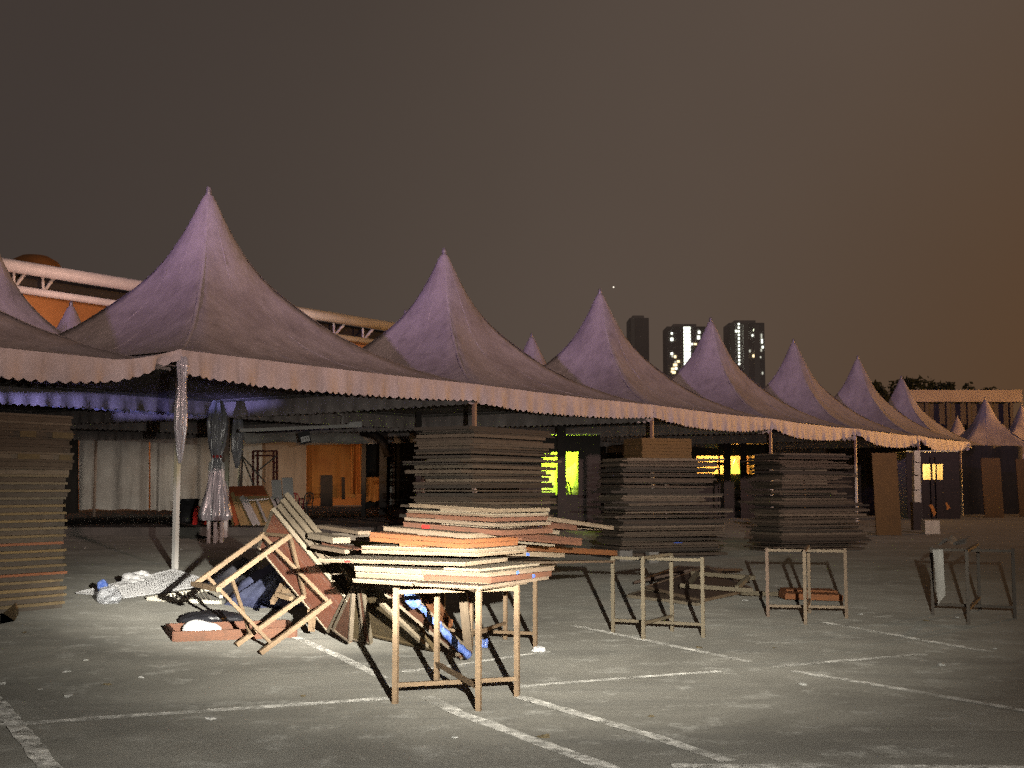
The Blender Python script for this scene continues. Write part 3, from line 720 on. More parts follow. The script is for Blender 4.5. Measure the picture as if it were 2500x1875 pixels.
# loose planks left of the pile
def plank(p1, Y1, p2, Y2, w, h, mat, lab, name='plank', cat='plank', grp=None, conv=z5):
    a = at(*conv(*p1), Y1); b_ = at(*conv(*p2), Y2)
    mb = MB(); mb.bar(a, b_, w, h); o = mb.build(name, M[mat], local=frame_of(a, b_ - a))
    return tag(o, lab, cat, grp)
plank((112, 300), 11.2, (400, 345), 10.4, .12, .03, 'wood_tan', 'tan plank jutting out behind the left end of the bright pile')
plank((62, 362), 11.0, (240, 398), 10.5, .16, .05, 'wood_pale', 'short thick pale plank left of the orange boards')
plank((240, 368), 10.9, (432, 372), 10.6, .20, .06, 'apron_grey', 'greenish grey plank end left of the orange boards')
plank((60, 440), 10.8, (300, 478), 10.2, .10, .03, 'wood_tan', 'narrow tan lath below the short thick pale plank')
plank((150, 420), 10.9, (380, 470), 10.4, .14, .03, 'wood_red', 'red brown lath left of the pale boards of the pile')
plank((290, 440), 10.7, (360, 500), 10.4, .10, .04, 'apron_grey', 'grey lath end against the pale boards of the pile')

# boards leaning under and beside the pile
def lean5(pts, lab, mat, edge, t=.022, conv=z5, batt=.035, name='leaning_board', cat='board', grp='boards leaning under the bright pile'):
    q = [at(*conv(x, y), Y) for x, y, Y in pts]
    for p in q: p.z = max(p.z, .03)
    n = (q[2] - q[0]).cross(q[3] - q[1]).normalized()
    c = sum(q, Vector()) / 4
    if n.dot(Vector((0, 0, EYE)) - c) > 0: n = -n
    return leaning(name, q, n, t, M[mat], M[edge], lab, cat, batt=batt, group=grp)
lean5([(375, 706, 11.1), (620, 740, 10.3), (890, 1168, 11.2), (440, 1062, 12.3)], 'broad tan plywood board leaning under the pile, lowest in the fan', 'ply_tan', 'ply_tan')
lean5([(478, 716, 10.3), (650, 712, 10.05), (1148, 1192, 10.85), (1072, 1222, 10.72)], 'red brown board with pale edges sloping down to the blue sheet', 'wood_red', 'wood_pale', batt=.04)
lean5([(742, 712, 10.7), (862, 730, 10.6), (1012, 985, 11.6), (962, 1030, 11.5)], 'orange board leaning behind the blue plastic roll', 'wood_orange', 'wood_orange')
plank((495, 815, ), 10.25, (835, 1140), 10.95, .04, .03, 'wood_pale', 'pale lath lying along the broad tan plywood board', name='lath', cat='lath')
plank((1085, 745), 10.9, (1128, 1163), 11.2, .075, .045, 'wood_tan', 'tan post leaning behind the nearest table frame', name='leaning_post', cat='post')
plank((1122, 745), 11.1, (1112, 905), 11.4, .05, .04, 'wood_red', 'short red brown post leaning beside the tan one', name='leaning_post', cat='post')
def z4(x, y): return 440 + x / 3.69, 1200 + y / 3.69
lean5([(1502, 965, 11.0), (1560, 840, 10.7), (1530, 1362, 11.5), (1375, 1245, 11.9)], 'narrow brown board standing on edge right of the overturned table', 'wood_red', 'wood_pale', conv=z4, batt=.02)
lean5([(1560, 830, 10.8), (1606, 830, 10.7), (1640, 1355, 11.8), (1545, 1330, 12.0)], 'pale board standing on edge in the middle of the fan', 'ply_tan', 'wood_pale', conv=z4, batt=.015)
lean5([(1598, 850, 10.6), (1640, 855, 10.55), (1722, 1372, 11.6), (1655, 1350, 11.7)], 'red edged board standing on edge next to the broad plywood', 'wood_red', 'wood_pale', conv=z4, batt=.012)
lean5([(1115, 440, 11.75), (1292, 440, 11.35), (1548, 770, 10.95), (1506, 955, 11.35)], 'broad pale plywood panel leaning between the overturned table and the pile', 'wood_pale', 'ply_tan', conv=z4, batt=.03)
# blue plastic roll
a, b_ = at(*z5(700, 775), 9.95), at(*z5(1118, 1200), 10.6)
bl = MB(); n = 26; pts = []; rs = []
for i in range(n):
    t = i / (n - 1); p = a.lerp(b_, t) + Vector((random.uniform(-.006, .006), 0, random.uniform(-.006, .006)))
    pts.append(p); rs.append((.05 if t < .16 else .02 + .022 * t) * random.uniform(.7, 1.3))
rs[0] = .03
bl.tube(pts, rs, 10)
tag(bl.build('plastic_roll', M['blue_plastic'], smooth=True), 'crumpled blue plastic sheet rolled along the leaning red brown board', 'plastic sheet')
# small trestle behind the overturned table
t_ = empty('wooden_stool', gr(690, 1470), 'small yellow wooden stool lying behind the overturned table', 'stool')
for p, q in (((830, 1000, 12.6), (930, 830, 12.9)), ((870, 925, 12.6), (1000, 965, 12.4)), ((930, 900, 12.7), (1010, 890, 12.6)), ((1170, 1060, 12.2), (1180, 1250, 12.25)), ((1200, 1120, 12.2), (1190, 1250, 12.3))):
    MB().bar(at(*z4(p[0], p[1]), p[2]), at(*z4(q[0], q[1]), q[2]), .045).build('leg', TM, t_)
p_ = MB(); p_.slab([at(*z4(930, 850), 12.8), at(*z4(1050, 900), 12.5), at(*z4(1060, 1000), 12.4), at(*z4(900, 930), 12.7)], .03); p_.build('seat', M['wood_tan'], t_)

# upturned tray-like tabletop under the overturned legs
t_ = empty('upturned_tabletop', gr(560, 1560), 'reddish tabletop lying upside down on the asphalt, rim upwards', 'tabletop')
A_, B_, C_, D_ = gr(424, 1567), gr(722, 1556), gr(700, 1536), gr(407, 1546)
h = Vector((0, 0, .10))
p_ = MB(); p_.hexa([A_, B_, C_, D_, A_ + h * .15, B_ + h * .15, C_ + h * .15, D_ + h * .15]); p_.build('panel', M['wood_red'], t_)
for p, q in ((A_, B_), (B_, C_), (C_, D_), (D_, A_)):
    MB().bar(p + h * .5, q + h * .5, .03, .10).build('rim', M['wood_red'], t_)

# collapsed table between the frames
def zb(x, y): return 1380 + x / 2.91, 1300 + y / 2.91
M['brown_ply'] = wood('brown_ply', [(0.10, 0.065, 0.05), (0.12, 0.08, 0.06)], dirtiness=.3)
lean5([(962, 484, 16.1), (1335, 402, 17.4), (1010, 240, 19.2), (575, 384, 17.6)], 'dark brown tabletop lying tilted behind the pale table frame', 'brown_ply', 'wood_tan', conv=zb, batt=.03, name='fallen_tabletop', cat='tabletop', grp=None)
lean5([(490, 352, 18.6), (900, 262, 18.8), (1260, 262, 20.4), (800, 238, 20.8)], 'second dark tabletop lying behind the tilted one', 'brown_ply', 'brown_ply', conv=zb, name='fallen_tabletop', cat='tabletop', grp=None)
lean5([(435, 462, 16.9), (940, 512, 15.7), (980, 486, 16.3), (560, 405, 17.9)], 'flat tan board on the ground in front of the tilted dark tabletop', 'wood_tan', 'wood_pale', conv=zb, name='fallen_board', grp=None)
t_ = empty('folded_table_legs', gr(1760, 1466), 'yellow fallen table legs lying across the dark tabletop', 'table legs')
for p, q in (((900, 288, 17.6), (1345, 322, 16.9)), ((815, 376, 16.6), (1335, 412, 16.5)), ((938, 292, 17.5), (868, 380, 16.6)), ((1302, 316, 16.9), (1220, 392, 16.5)), ((1255, 430, 16.6), (1550, 438, 16.9))):
    MB().bar(at(*zb(p[0], p[1]), p[2]), at(*zb(q[0], q[1]), q[2]), .055).build('leg', M['frame_pale'], t_)
plank((1548, 412), 17.0, (1908, 420), 17.0, .4, .055, 'wood_orange', 'upper of two orange boards lying behind the tan table frame', 'orange_board', 'board', conv=zb)
plank((1540, 444), 16.4, (1945, 456), 16.4, .4, .075, 'wood_orange', 'lower of two orange boards lying behind the tan table frame', 'orange_board', 'board', conv=zb)
for (u, v, w, lab) in ((1524, 1362, .28, 'grey concrete block at the foot of the stack, left of the two'), (1592, 1366, .2, 'small grey concrete block at the foot of the stack, right of the two')):
    c = gr(u, v + 8); b_ = MB(); b_.box(c + Vector((0, 0, .11)), w, .2, .22, .3); tag(b_.build('concrete_block', M['concrete']), lab, 'block')

# far right table with cloths
M['cloth_grey'] = fabric('cloth_grey', (0.34, 0.33, 0.30), (0.24, 0.23, 0.21))
T4 = [gr(2278, 1502), gr(2365, 1525), gr(2478, 1510), gr(2392, 1490)]
table_frame(T4, .80, 'shadowy table frame with pale cloths at the right', 'wood_dark')
def cloth(pts, nu, nv, mat, lab, name, cat, amp=.02, drop=None):
    q = [Vector(p) for p in pts]; mb = MB(); rnd = random.Random(len(lab))
    n_ = (q[1] - q[0]).cross(q[3] - q[0]).normalized()
    ph = [rnd.uniform(0, 6) for _ in range(4)]
    for j in range(nv + 1):
        for i in range(nu + 1):
            s_, t = i / nu, j / nv
            p = q[0].lerp(q[1], s_).lerp(q[3].lerp(q[2], s_), t)
            w = amp * (math.sin(7 * s_ + ph[0] + 2 * t) + .6 * math.sin(15 * s_ + ph[1] - 3 * t) + .5 * math.sin(9 * t + ph[2])) + rnd.uniform(-.2, .2) * amp
            mb.v.append(tuple(p + n_ * w))
    for j in range(nv):
        for i in range(nu):
            a = j * (nu + 1) + i; mb.f.append((a, a + 1, a + nu + 2, a + nu + 1))
    return tag(mb.build(name, M[mat], smooth=True), lab, cat)
cloth([at(2276, 1342, 13.4), at(2302, 1342, 13.4), at(2308, 1452, 13.4), at(2290, 1476, 13.4)], 6, 14, 'cloth_grey', 'pale narrow cloth hanging down from the shadowy table', 'hanging_cloth', 'cloth', .008)
cloth([at(2288, 1328, 13.6), at(2355, 1326, 13.6), at(2368, 1314, 14.6), at(2318, 1312, 14.6)], 8, 5, 'cloth_grey', 'pale crumpled cloth lying on the shadowy table', 'crumpled_cloth', 'cloth', .02)

# ------------------------------------------------------------------ left foreground clutter
def wire_panel(q, nu, nv, r, mat, lab, name):
    q = [Vector(p) for p in q]; t_ = empty(name, q[0], lab, 'wire panel')
    mb = MB()
    for i in range(1, nu): mb.bar(q[0].lerp(q[1], i / nu), q[3].lerp(q[2], i / nu), r)
    for j in range(1, nv): mb.bar(q[0].lerp(q[3], j / nv) + Vector((0, 0, r)), q[1].lerp(q[2], j / nv) + Vector((0, 0, r)), r)
    o = mb.build('wire_mesh', M[mat], t_); o['kind'] = 'stuff'
    for i in range(4): MB().bar(q[i], q[(i + 1) % 4], r * 3).build('frame_wire', M[mat], t_)
    return t_
wq = [gr(186, 1452) + Vector((0, 0, .03)), at(424, 1390, 19.4), at(532, 1424, 18.6), gr(306, 1464) + Vector((0, 0, .03))]
wire_panel(wq, 40, 18, .007, 'wire_white', 'white wire mesh panel lying on the asphalt beside the white post', 'mesh_panel')
t_ = empty('cream_rack', gr(360, 1464), 'cream slatted plastic rack lying left of the yellow table legs', 'rack')
q = [at(360, 1461, 16.4), at(512, 1438, 17.0), at(540, 1456, 16.6), at(538, 1471, 16.0)]
for p, s_ in ((q[0], q[3]), (q[0], q[1]), (q[1], q[2])): MB().bar(p, s_, .05, .05).build('rail', M['cream_plastic'], t_)
for i in range(1, 12):
    t = .2 + .75 * i / 12; MB().bar(q[0].lerp(q[3], t) + Vector((0, 0, .01)), q[0].lerp(q[1], t) + Vector((0, 0, .01)), .02).build('slat', M['cream_plastic'], t_)
def blob(c, sx, sy, sz, mat, lab, name, cat, seed=0, rough=.25, sub_=3, grp=None):
    rnd = random.Random(seed); bm = bmesh.new(); bmesh.ops.create_icosphere(bm, subdivisions=sub_, radius=1)
    dirs = [(Vector((rnd.gauss(0, 1), rnd.gauss(0, 1), rnd.gauss(0, 1))).normalized(), rnd.uniform(2, 7), rnd.uniform(0, 6)) for _ in range(7)]
    for v in bm.verts:
        w = 1 + sum(math.sin(v.co.dot(d) * f_ + p) for d, f_, p in dirs) * rough / 4 + rnd.uniform(-.3, .3) * rough * .35
        co = v.co * w; z = max(co.z, -.35) + .35
        v.co = Vector((co.x * sx, co.y * sy, z * sz / 1.35))
    me = bpy.data.meshes.new(name); bm.to_mesh(me); bm.free()
    for p in me.polygons: p.use_smooth = rough < .3
    o = bpy.data.objects.new(name, me); o.location = c; o.rotation_euler.z = rnd.uniform(0, 6); me.materials.append(M[mat]); COL.objects.link(o)
    return tag(o, lab, cat, grp)
for k, (u, v, Y, s_, lab) in enumerate(((252, 1437, 17.4, .12, 'white plastic scrap at the left end of the wire mesh'), (290, 1424, 17.8, .13, 'white plastic scrap second from the left on the wire mesh'), (325, 1412, 18.3, .18, 'large white plastic scrap on the middle of the wire mesh'),
                                        (345, 1402, 18.8, .16, 'white plastic scrap highest on the wire mesh'), (352, 1440, 17.6, .07, 'thin white scrap hanging over the wire mesh'), (378, 1418, 18.4, .08, 'small white star shaped scrap on the wire mesh'), (270, 1446, 17.1, .06, 'small white scrap low on the wire mesh'))):
    p = at(u, v, Y); blob((p.x, p.y, max(0.02, p.z - .06)), s_, s_ * .8, s_ * .62, 'white_plastic', lab, 'plastic_scrap', 'plastic scrap', k, .5, 3, 'white plastic scraps on the wire mesh')
p = at(250, 1452, 16.9); blob((p.x, p.y, .10), .09, .07, .14, 'blue_plastic', 'blue bottle cap end beside the clear bag', 'blue_scrap', 'plastic scrap', 3, .2)
p = gr(272, 1472); blob(p, .20, .15, .20, 'clear_plastic', 'clear plastic bag lying at the edge of the wire mesh', 'plastic_bag', 'bag', 4, .38)
p = gr(515, 1520); blob(p, .36, .30, .14, 'black_bag', 'flat black bin bag behind the upturned tabletop', 'bin_bag', 'bag', 6, .35)
p = gr(488, 1552); blob(p, .20, .12, .17, 'white_plastic', 'crumpled white plastic bag in the upturned tabletop', 'white_bag', 'bag', 9, .22)
p = gr(1315, 1590); blob(p, .07, .05, .04, 'white_plastic', 'crumpled white plastic scrap right of the nearest table frame', 'plastic_litter', 'litter', 12, .5)
p = at(*z5(1240, 1080), 11.6); p.z = .01; blob(p, .035, .035, .07, 'blue_plastic', 'blue plastic knot on the back table frame', 'blue_knot', 'plastic scrap', 15, .5)
# tarpaulins: heaps with folds
def heap(outline, hgt, mat, lab, name, seed):
    rnd = random.Random(seed); base = [gr(u, v) for u, v in outline]; c = sum(base, Vector()) / len(base); mb = MB(); rings = 9; seg = len(base) * 6
    per = []
    for i in range(len(base)):
        for k in range(6): per.append(base[i].lerp(base[(i + 1) % len(base)], k / 6))
    ph = [rnd.uniform(0, 6) for _ in range(6)]
    for r in range(rings + 1):
        t = r / rings
        for k, p in enumerate(per):
            q = p.lerp(c, t); a = k / seg * 6.283
            z = hgt * (1 - (1 - t) ** 1.7) * (.8 + .25 * math.sin(3 * a + ph[0]) + .18 * math.sin(7 * a + ph[1] + 3 * t)) + rnd.uniform(0, .02)
            mb.v.append((q.x + rnd.uniform(-.02, .02), q.y, max(.006, z if r else .006)))
    for r in range(rings):
        for k in range(seg):
            mb.f.append((r * seg + k, r * seg + (k + 1) % seg, (r + 1) * seg + (k + 1) % seg, (r + 1) * seg + k))
    mb.f.append(tuple(rings * seg + k for k in range(seg)))
    return tag(mb.build(name, M[mat], smooth=True), lab, 'tarpaulin')
heap([(478, 1436), (560, 1470), (690, 1478), (700, 1450), (640, 1425), (520, 1412)], .40, 'tarp_grey', 'grey tarpaulin heap between the white post and the overturned table', 'grey_tarpaulin', 3)
heap([(548, 1472), (620, 1486), (760, 1480), (790, 1460), (720, 1440), (610, 1450)], .42, 'tarp_blue', 'blue grey tarpaulin heap behind the yellow table legs', 'blue_tarpaulin', 4)
cloth([gr(545, 1476), gr(690, 1486) + Vector((0, 0, .02)), at(690, 1392, 14.6), at(668, 1388, 14.8)], 14, 12, 'tarp_blue', 'blue grey sheet sloping up towards the overturned table', 'tarpaulin_sheet', 'tarpaulin', .03)
# scattered litter
LT = [(60, 1545, 'leaf_litter'), (345, 1655, 'paper_litter'), (100, 1684, 'paper_litter'), (164, 1701, 'paper_litter'), (4, 1670, 'paper_litter'), (207, 1339, 'paper_litter'), (275, 1342, 'paper_litter'), (346, 1338, 'paper_litter'), (372, 1333, 'paper_litter'), (296, 1344, 'paper_litter'),
      (442, 1341, 'paper_litter'), (605, 1320, 'paper_litter'), (497, 1322, 'paper_litter'), (262, 1672, 'leaf_litter'), (209, 1612, 'paper_litter'), (163, 1640, 'paper_litter'), (2297, 1624, 'paper_litter'), (2430, 1584, 'paper_litter'), (1818, 1467, 'paper_litter'), (2046, 1486, 'paper_litter'),
      (2338, 1508, 'paper_litter'), (2262, 1516, 'leaf_litter'), (1708, 1582, 'leaf_litter'), (1890, 1582, 'leaf_litter'), (740, 1700, 'leaf_litter'), (515, 1755, 'paper_litter'), (1330, 1800, 'leaf_litter'), (1110, 1801, 'paper_litter'), (2100, 1500, 'paper_litter'), (1590, 1750, 'leaf_litter'), (1960, 1672, 'paper_litter')]
rnd = random.Random(8)
for k, (u, v, m_) in enumerate(LT):
    p = gr(u, v); s_ = rnd.uniform(.016, .034)
    blob(p, s_ * rnd.uniform(.8, 1.6), s_, s_ * .5, m_, 'small pale scrap of litter on the asphalt' if m_ == 'paper_litter' else 'small dry brownish scrap on the asphalt', 'litter_scrap', 'litter', 40 + k, .6, 2, 'small litter scraps on the asphalt' if m_ == 'paper_litter' else 'dry scraps on the asphalt')

# ------------------------------------------------------------------ things under the tents
def drape(axis, rad, mat, lab, name, tie=None, seed=0, sq=1.0):
    """a plastic curtain gathered around a post: (z, radius) profile with deep folds"""
    rnd = random.Random(seed); x, y = axis; t_ = empty(name, (x, y, 0), lab, 'plastic curtain'); mb = MB(); seg = 84
    zs = sorted(rad); dense = []
    for (z0, r0), (z1, r1_) in zip(zs[:-1], zs[1:]):
        for i in range(6): dense.append((z0 + (z1 - z0) * i / 6, r0 + (r1_ - r0) * i / 6))
    dense.append(zs[-1]); ph = [rnd.uniform(0, 6) for _ in range(4)]
    for z, r in dense:
        for k in range(seg):
            a = 6.2832 * k / seg; w = .62 + .55 * abs(math.sin(3.5 * a + ph[0] + .7 * z)) + .30 * abs(math.sin(8 * a + ph[1] - 1.6 * z)) * (1 if k % 2 else .8) + rnd.uniform(-.03, .03)
            mb.v.append((x + r * w * math.cos(a), y + r * w * math.sin(a), z))
    for i in range(len(dense) - 1):
        for k in range(seg): mb.f.append((i * seg + k, i * seg + (k + 1) % seg, (i + 1) * seg + (k + 1) % seg, (i + 1) * seg + k))
    mb.build('sheet', M[mat], t_, smooth=True)
    if tie: 
        tm = MB(); tm.lathe((x, y, tie), [(.10, -.05), (.14, -.03), (.14, .03), (.10, .05)], 14); tm.build('tie', M['red_plastic'], t_)
    return t_
bp = C0 + TA * SIDE + TB * SIDE            # back corner post of the large tent
M['grey_plastic'] = simple('grey_plastic', (0.50, 0.50, 0.53), (0.26, 0.26, 0.29), 0.26, 5, 4, bmp=.35, spec=.8, stretch=(1, 1, .3))
pb = at(525, 1320, 33.6)
drape((pb.x, pb.y), [(.62, .30), (.75, .33), (1.3, .24), (1.9, .13), (2.35, .11), (2.7, .17), (3.3, .22), (3.6, .18), (3.9, .10)], 'grey_plastic', 'grey plastic curtain tied with a red band, flaring around white pipes', 'tied_plastic_curtain', tie=2.36, seed=2)
for k in range(3):
    t_ = MB(); t_.tube([(pb.x - .17 + .17 * k, pb.y - .05 + .03 * k, 0), (pb.x - .17 + .17 * k, pb.y, 2.2)], .055, 10)
    tag(t_.build('white_pipe', M['pipe_white']), 'white pipe under the red banded plastic curtain', 'pipe', 'white pipes in the plastic curtain')
drape((C0.x + .06, C0.y - .02), [(1.95, .02), (2.2, .055), (2.6, .085), (3.0, .085), (3.4, .06), (3.75, .085), (3.9, .06)], 'grey_plastic', 'torn plastic sheet tied round the top of the white post', 'torn_plastic_sheet', seed=5)
p2 = at(578, 1150, 37.5); drape((p2.x, p2.y), [(2.1, .03), (2.3, .07), (2.6, .12), (3.1, .15), (3.5, .12), (3.8, .08)], 'grey_plastic', 'bunched plastic curtain hanging beside the pale signboard', 'bunched_plastic_curtain', seed=8)
wp = MB(); wp.box((p2.x - .35, p2.y, 2.0), .22, .12, 4.0); tag(wp.build('white_post', M['post']), 'greenish white post left of the red scaffold frame', 'post')
# slim white signs and light batten hung under the roof
t_ = empty('light_batten', at(720, 1045, 36), 'long pale light batten hung on wires under the tent', 'light fitting')
MB().bar(at(585, 1051, 34.5), at(850, 1040, 36.5), .10, .10).build('batten_body', M['white_steel'], t_)
MB().bar(at(850, 1038, 36.5), at(881, 1036, 36.7), .18, .16).build('ballast_box', M['white_plastic'], t_)
MB().bar(at(823, 968, 36.2), at(823, 1008, 36.2), .02).build('wire', M['white_steel'], t_)
MB().tube([at(823, 1008, 36.2), at(838, 1015, 36.2), at(836, 1036, 36.2)], .012, 6).build('cable', M['white_steel'], t_)
cloth([at(588, 1056, 37.5), at(870, 1058, 40), at(905, 1082, 41), at(600, 1082, 38)], 24, 5, 'curtain_white', 'pale rolled banner strung below the light batten', 'rolled_banner', 'banner', .03)
t_ = empty('sign_board', at(744, 1068, 36), 'small tilted dark board with a white plate, hung on the banner', 'sign')
s0 = at(744, 1068, 35.8); q = Matrix.Rotation(R(-13), 3, 'Y')
def sg(cx, cz, w, h, t, y, m_, nm):
    mb = MB(); mb.v = [tuple(s0 + q @ Vector((cx + a * w / 2, y + b_ * t / 2, cz + c * h / 2))) for c in (-1, 1) for a, b_ in ((-1, -1), (1, -1), (1, 1), (-1, 1))]
    mb.f = [(0, 3, 2, 1), (4, 5, 6, 7), (0, 1, 5, 4), (1, 2, 6, 5), (2, 3, 7, 6), (3, 0, 4, 7)]; return mb.build(nm, m_, t_)
sg(0, 0, .34, .36, .02, 0, M['dark_board'], 'board'); sg(.01, -.05, .25, .16, .01, -.02, M['white_plastic'], 'plate')
for k in range(3): sg(-.06 + .075 * k, -.05, .03, .09, .006, -.03, M['steel_grey'], 'stroke')
# hung sheets closing the rear
def sheet(u0, u1, vt, vb, Y, mat, lab, name='hanging_sheet', amp=.10, cat='curtain', grp=None, Y2=None):
    a, b_ = at(u0, vt, Y), at(u1, vt, Y2 or Y); c, d = at(u1, vb, Y2 or Y), at(u0, vb, Y); n_ = 46; m_ = 14; mb = MB(); rnd = random.Random(int(u0)); ph = [rnd.uniform(0, 6) for _ in range(4)]
    for j in range(m_ + 1):
        t = j / m_
        for i in range(n_ + 1):
            s_ = i / n_; p = a.lerp(b_, s_).lerp(d.lerp(c, s_), t)
            w = amp * (1.3 * math.sin(s_ * 10 + ph[0]) + .6 * math.sin(s_ * 19 + ph[1] + t) + .5 * math.sin(s_ * 9 + 3 * t + ph[2])) * (.5 + .6 * t)
            mb.v.append((p.x, p.y + w, p.z + .03 * math.sin(s_ * 14 + ph[3]) * t))
    for j in range(m_):
        for i in range(n_): k = j * (n_ + 1) + i; mb.f.append((k, k + 1, k + n_ + 2, k + n_ + 1))
    return tag(mb.build(name, M[mat], smooth=True), lab, cat, grp)
sheet(-60, 194, 1030, 1252, 57.2, 'backdrop_dark', 'dark backdrop added behind the left edge stack', amp=.1)  # added dark backdrop, hides the hall wall in the unlit gap
sheet(196, 362, 1050, 1244, 57, 'curtain_white', 'wide white hanging sheet right of the left edge stack', amp=.14)
sheet(367, 430, 1050, 1246, 57, 'curtain_white', 'narrow white hanging sheet behind the white post', amp=.10)
sheet(432, 520, 1050, 1240, 57.5, 'curtain_white', 'grey white hanging sheet behind the red stool', amp=.12)
sheet(520, 640, 1060, 1232, 58, 'curtain_white', 'white hanging sheet behind the leaning wood panels', amp=.06)
sheet(640, 748, 1060, 1235, 58.5, 'curtain_beige', 'flat beige hanging sheet behind the red scaffold frame', amp=.03)
sheet(748, 868, 1060, 1215, 59, 'curtain_orange', 'orange hanging curtain with a dark stain right of the beige sheet', amp=.12)
sheet(855, 885, 1066, 1206, 56, 'curtain_orange', 'gathered orange curtain edge next to a dark column', amp=.16)
sheet(888, 930, 1165, 1224, 57, 'curtain_orange', 'low orange cloth between the two dark columns', amp=.05)
sheet(972, 1014, 1115, 1206, 57, 'curtain_orange', 'small orange curtain left of the middle board stack', amp=.08)
sheet(1036, 1075, 1098, 1190, 52, 'curtain_orange', 'orange curtain strip behind the middle board stack', amp=.10)
for u0, u1, v0, v1, Y, lab in ((884, 893, 1060, 1230, 54, 'dark steel column right of the orange curtains'), (928, 944, 1050, 1230, 54.5, 'second dark steel column, thicker, left of the dim orange cloth'), (1016, 1028, 1080, 1240, 40, 'dark column just left of the middle board stack')):
    a, b_ = at(u0, v0, Y), at(u1, v1, Y); m_ = MB(); m_.box(((a.x + b_.x) / 2, Y, 2.0), b_.x - a.x, b_.x - a.x, 4.0); tag(m_.build('steel_column', M['mesh_dark']), lab, 'column')
ar = MB(); ar.tube([at(880, 1056, 53), at(915, 1062, 53), at(938, 1082, 53), at(946, 1115, 53)], [.14, .2, .2, .14], 10)
tag(ar.build('canvas_roll', M['mesh_dark'], smooth=True), 'dull grey rolled canvas curving down beside the dark columns', 'canvas roll')
# scaffold frame
t_ = empty('scaffold_frame', at(646, 1230, 46), 'dark red scaffold frame with crossed braces before the beige sheet', 'scaffold')
for u in (618, 629, 668, 676): MB().tube([at(u, 1232, 46), at(u, 1100, 46)], .045, 8).build('upright', M['red_steel'], t_)
for a, b_ in (((618, 1101), (676, 1101)), ((622, 1112), (672, 1112)), ((668, 1130), (676, 1130)), ((668, 1152), (676, 1152)), ((668, 1172), (676, 1172))): MB().bar(at(*a, 46), at(*b_, 46), .06).build('crossbar', M['red_steel'], t_)
for a, b_ in (((588, 1110), (648, 1178)), ((590, 1112), (625, 1200)), ((676, 1112), (630, 1150))): MB().tube([at(*a, 45.8), at(*b_, 45.8)], .028, 6).build('brace', M['steel_grey'], t_)
# leaning wood panels
M['ply_yellow'] = wood('ply_yellow', [(0.62, 0.45, 0.20), (0.58, 0.42, 0.2)], dirtiness=.3, tint=.3)
M['strip_red'] = wood('strip_red', [(0.62, 0.17, 0.07), (0.58, 0.16, 0.07)], dirtiness=.3, tint=.3)
PZ = .25
t_ = empty('leaning_tabletop', gr(620, 1278, PZ), 'brown plywood tabletop with a red top strip, leaning upright under the tent', 'tabletop')
p_ = MB(); p_.slab([at(556, 1195, 42.5), at(648, 1193, 42.5), at(690, 1278, 41.2), at(566, 1282, 41.2)], .06); p_.build('panel', M['ply_yellow'], t_)
p_ = MB(); p_.slab([at(554, 1188, 42.4), at(642, 1185, 42.4), at(652, 1207, 42.0), at(556, 1208, 42.0)], .06); p_.build('top_strip', M['strip_red'], t_)
for (a, b_, w, m_, lab) in (((556, 1200), (578, 1280), .14, 'strip_red', 'red batten leaning at the left of the plywood tabletop'), ((566, 1204), (592, 1280), .14, 'ply_yellow', 'tan batten leaning second from the left on the plywood tabletop'), ((590, 1212), (622, 1280), .16, 'white_steel', 'wide white batten leaning on the plywood tabletop'),
                         ((600, 1216), (632, 1280), .10, 'white_steel', 'narrow white batten leaning beside the wide one'), ((626, 1218), (650, 1272), .07, 'white_steel', 'thin white lath leaning right on the plywood tabletop'), ((663, 1214), (688, 1268), .09, 'white_steel', 'white pipe leaning right of the plywood tabletop'), ((676, 1216), (696, 1262), .08, 'white_steel', 'rightmost white pipe leaning by the plywood tabletop')):
    m2 = MB(); m2.bar(at(*a, 41.9), at(*b_, 40.8), w, .05, (0, -1, 0)); tag(m2.build('leaning_batten', M[m_], local=frame_of(at(*a, 41.9), at(*b_, 40.8) - at(*a, 41.9), (0, -1, 0))), lab, 'batten', 'battens leaning on the plywood tabletop')
MB_ = MB(); MB_.bar(at(600, 1222, 41.8), at(656, 1218, 41.8), .07, .05); tag(MB_.build('white_crossbar', M['white_steel']), 'white crossbar lying over the leaning battens', 'batten')
for u0, u1, v0, lab, m_ in ((662, 686, 1172, 'left of two whitish sheets of board before the beige sheet', 'white_steel'), (688, 714, 1166, 'right of two whitish sheets of board before the beige sheet', 'white_steel')):
    m2 = MB(); m2.slab([at(u0, v0, 44.5), at(u1, v0, 44.5), at(u1 + 6, 1250, 44), at(u0 + 6, 1250, 44)], .04); tag(m2.build('white_board', M[m_]), lab, 'board')
for u0, u1, v0, v1, lab in ((782, 812, 1160, 1216, 'grey board leaning on the orange curtain, wider one'), (834, 842, 1165, 1198, 'narrow grey board before the orange curtain')):
    m2 = MB(); m2.slab([at(u0, v0, 55), at(u1, v0, 55), at(u1, v1 + 20, 54.5), at(u0, v1 + 20, 54.5)], .05); tag(m2.build('grey_board', M['mesh_dark']), lab, 'board')
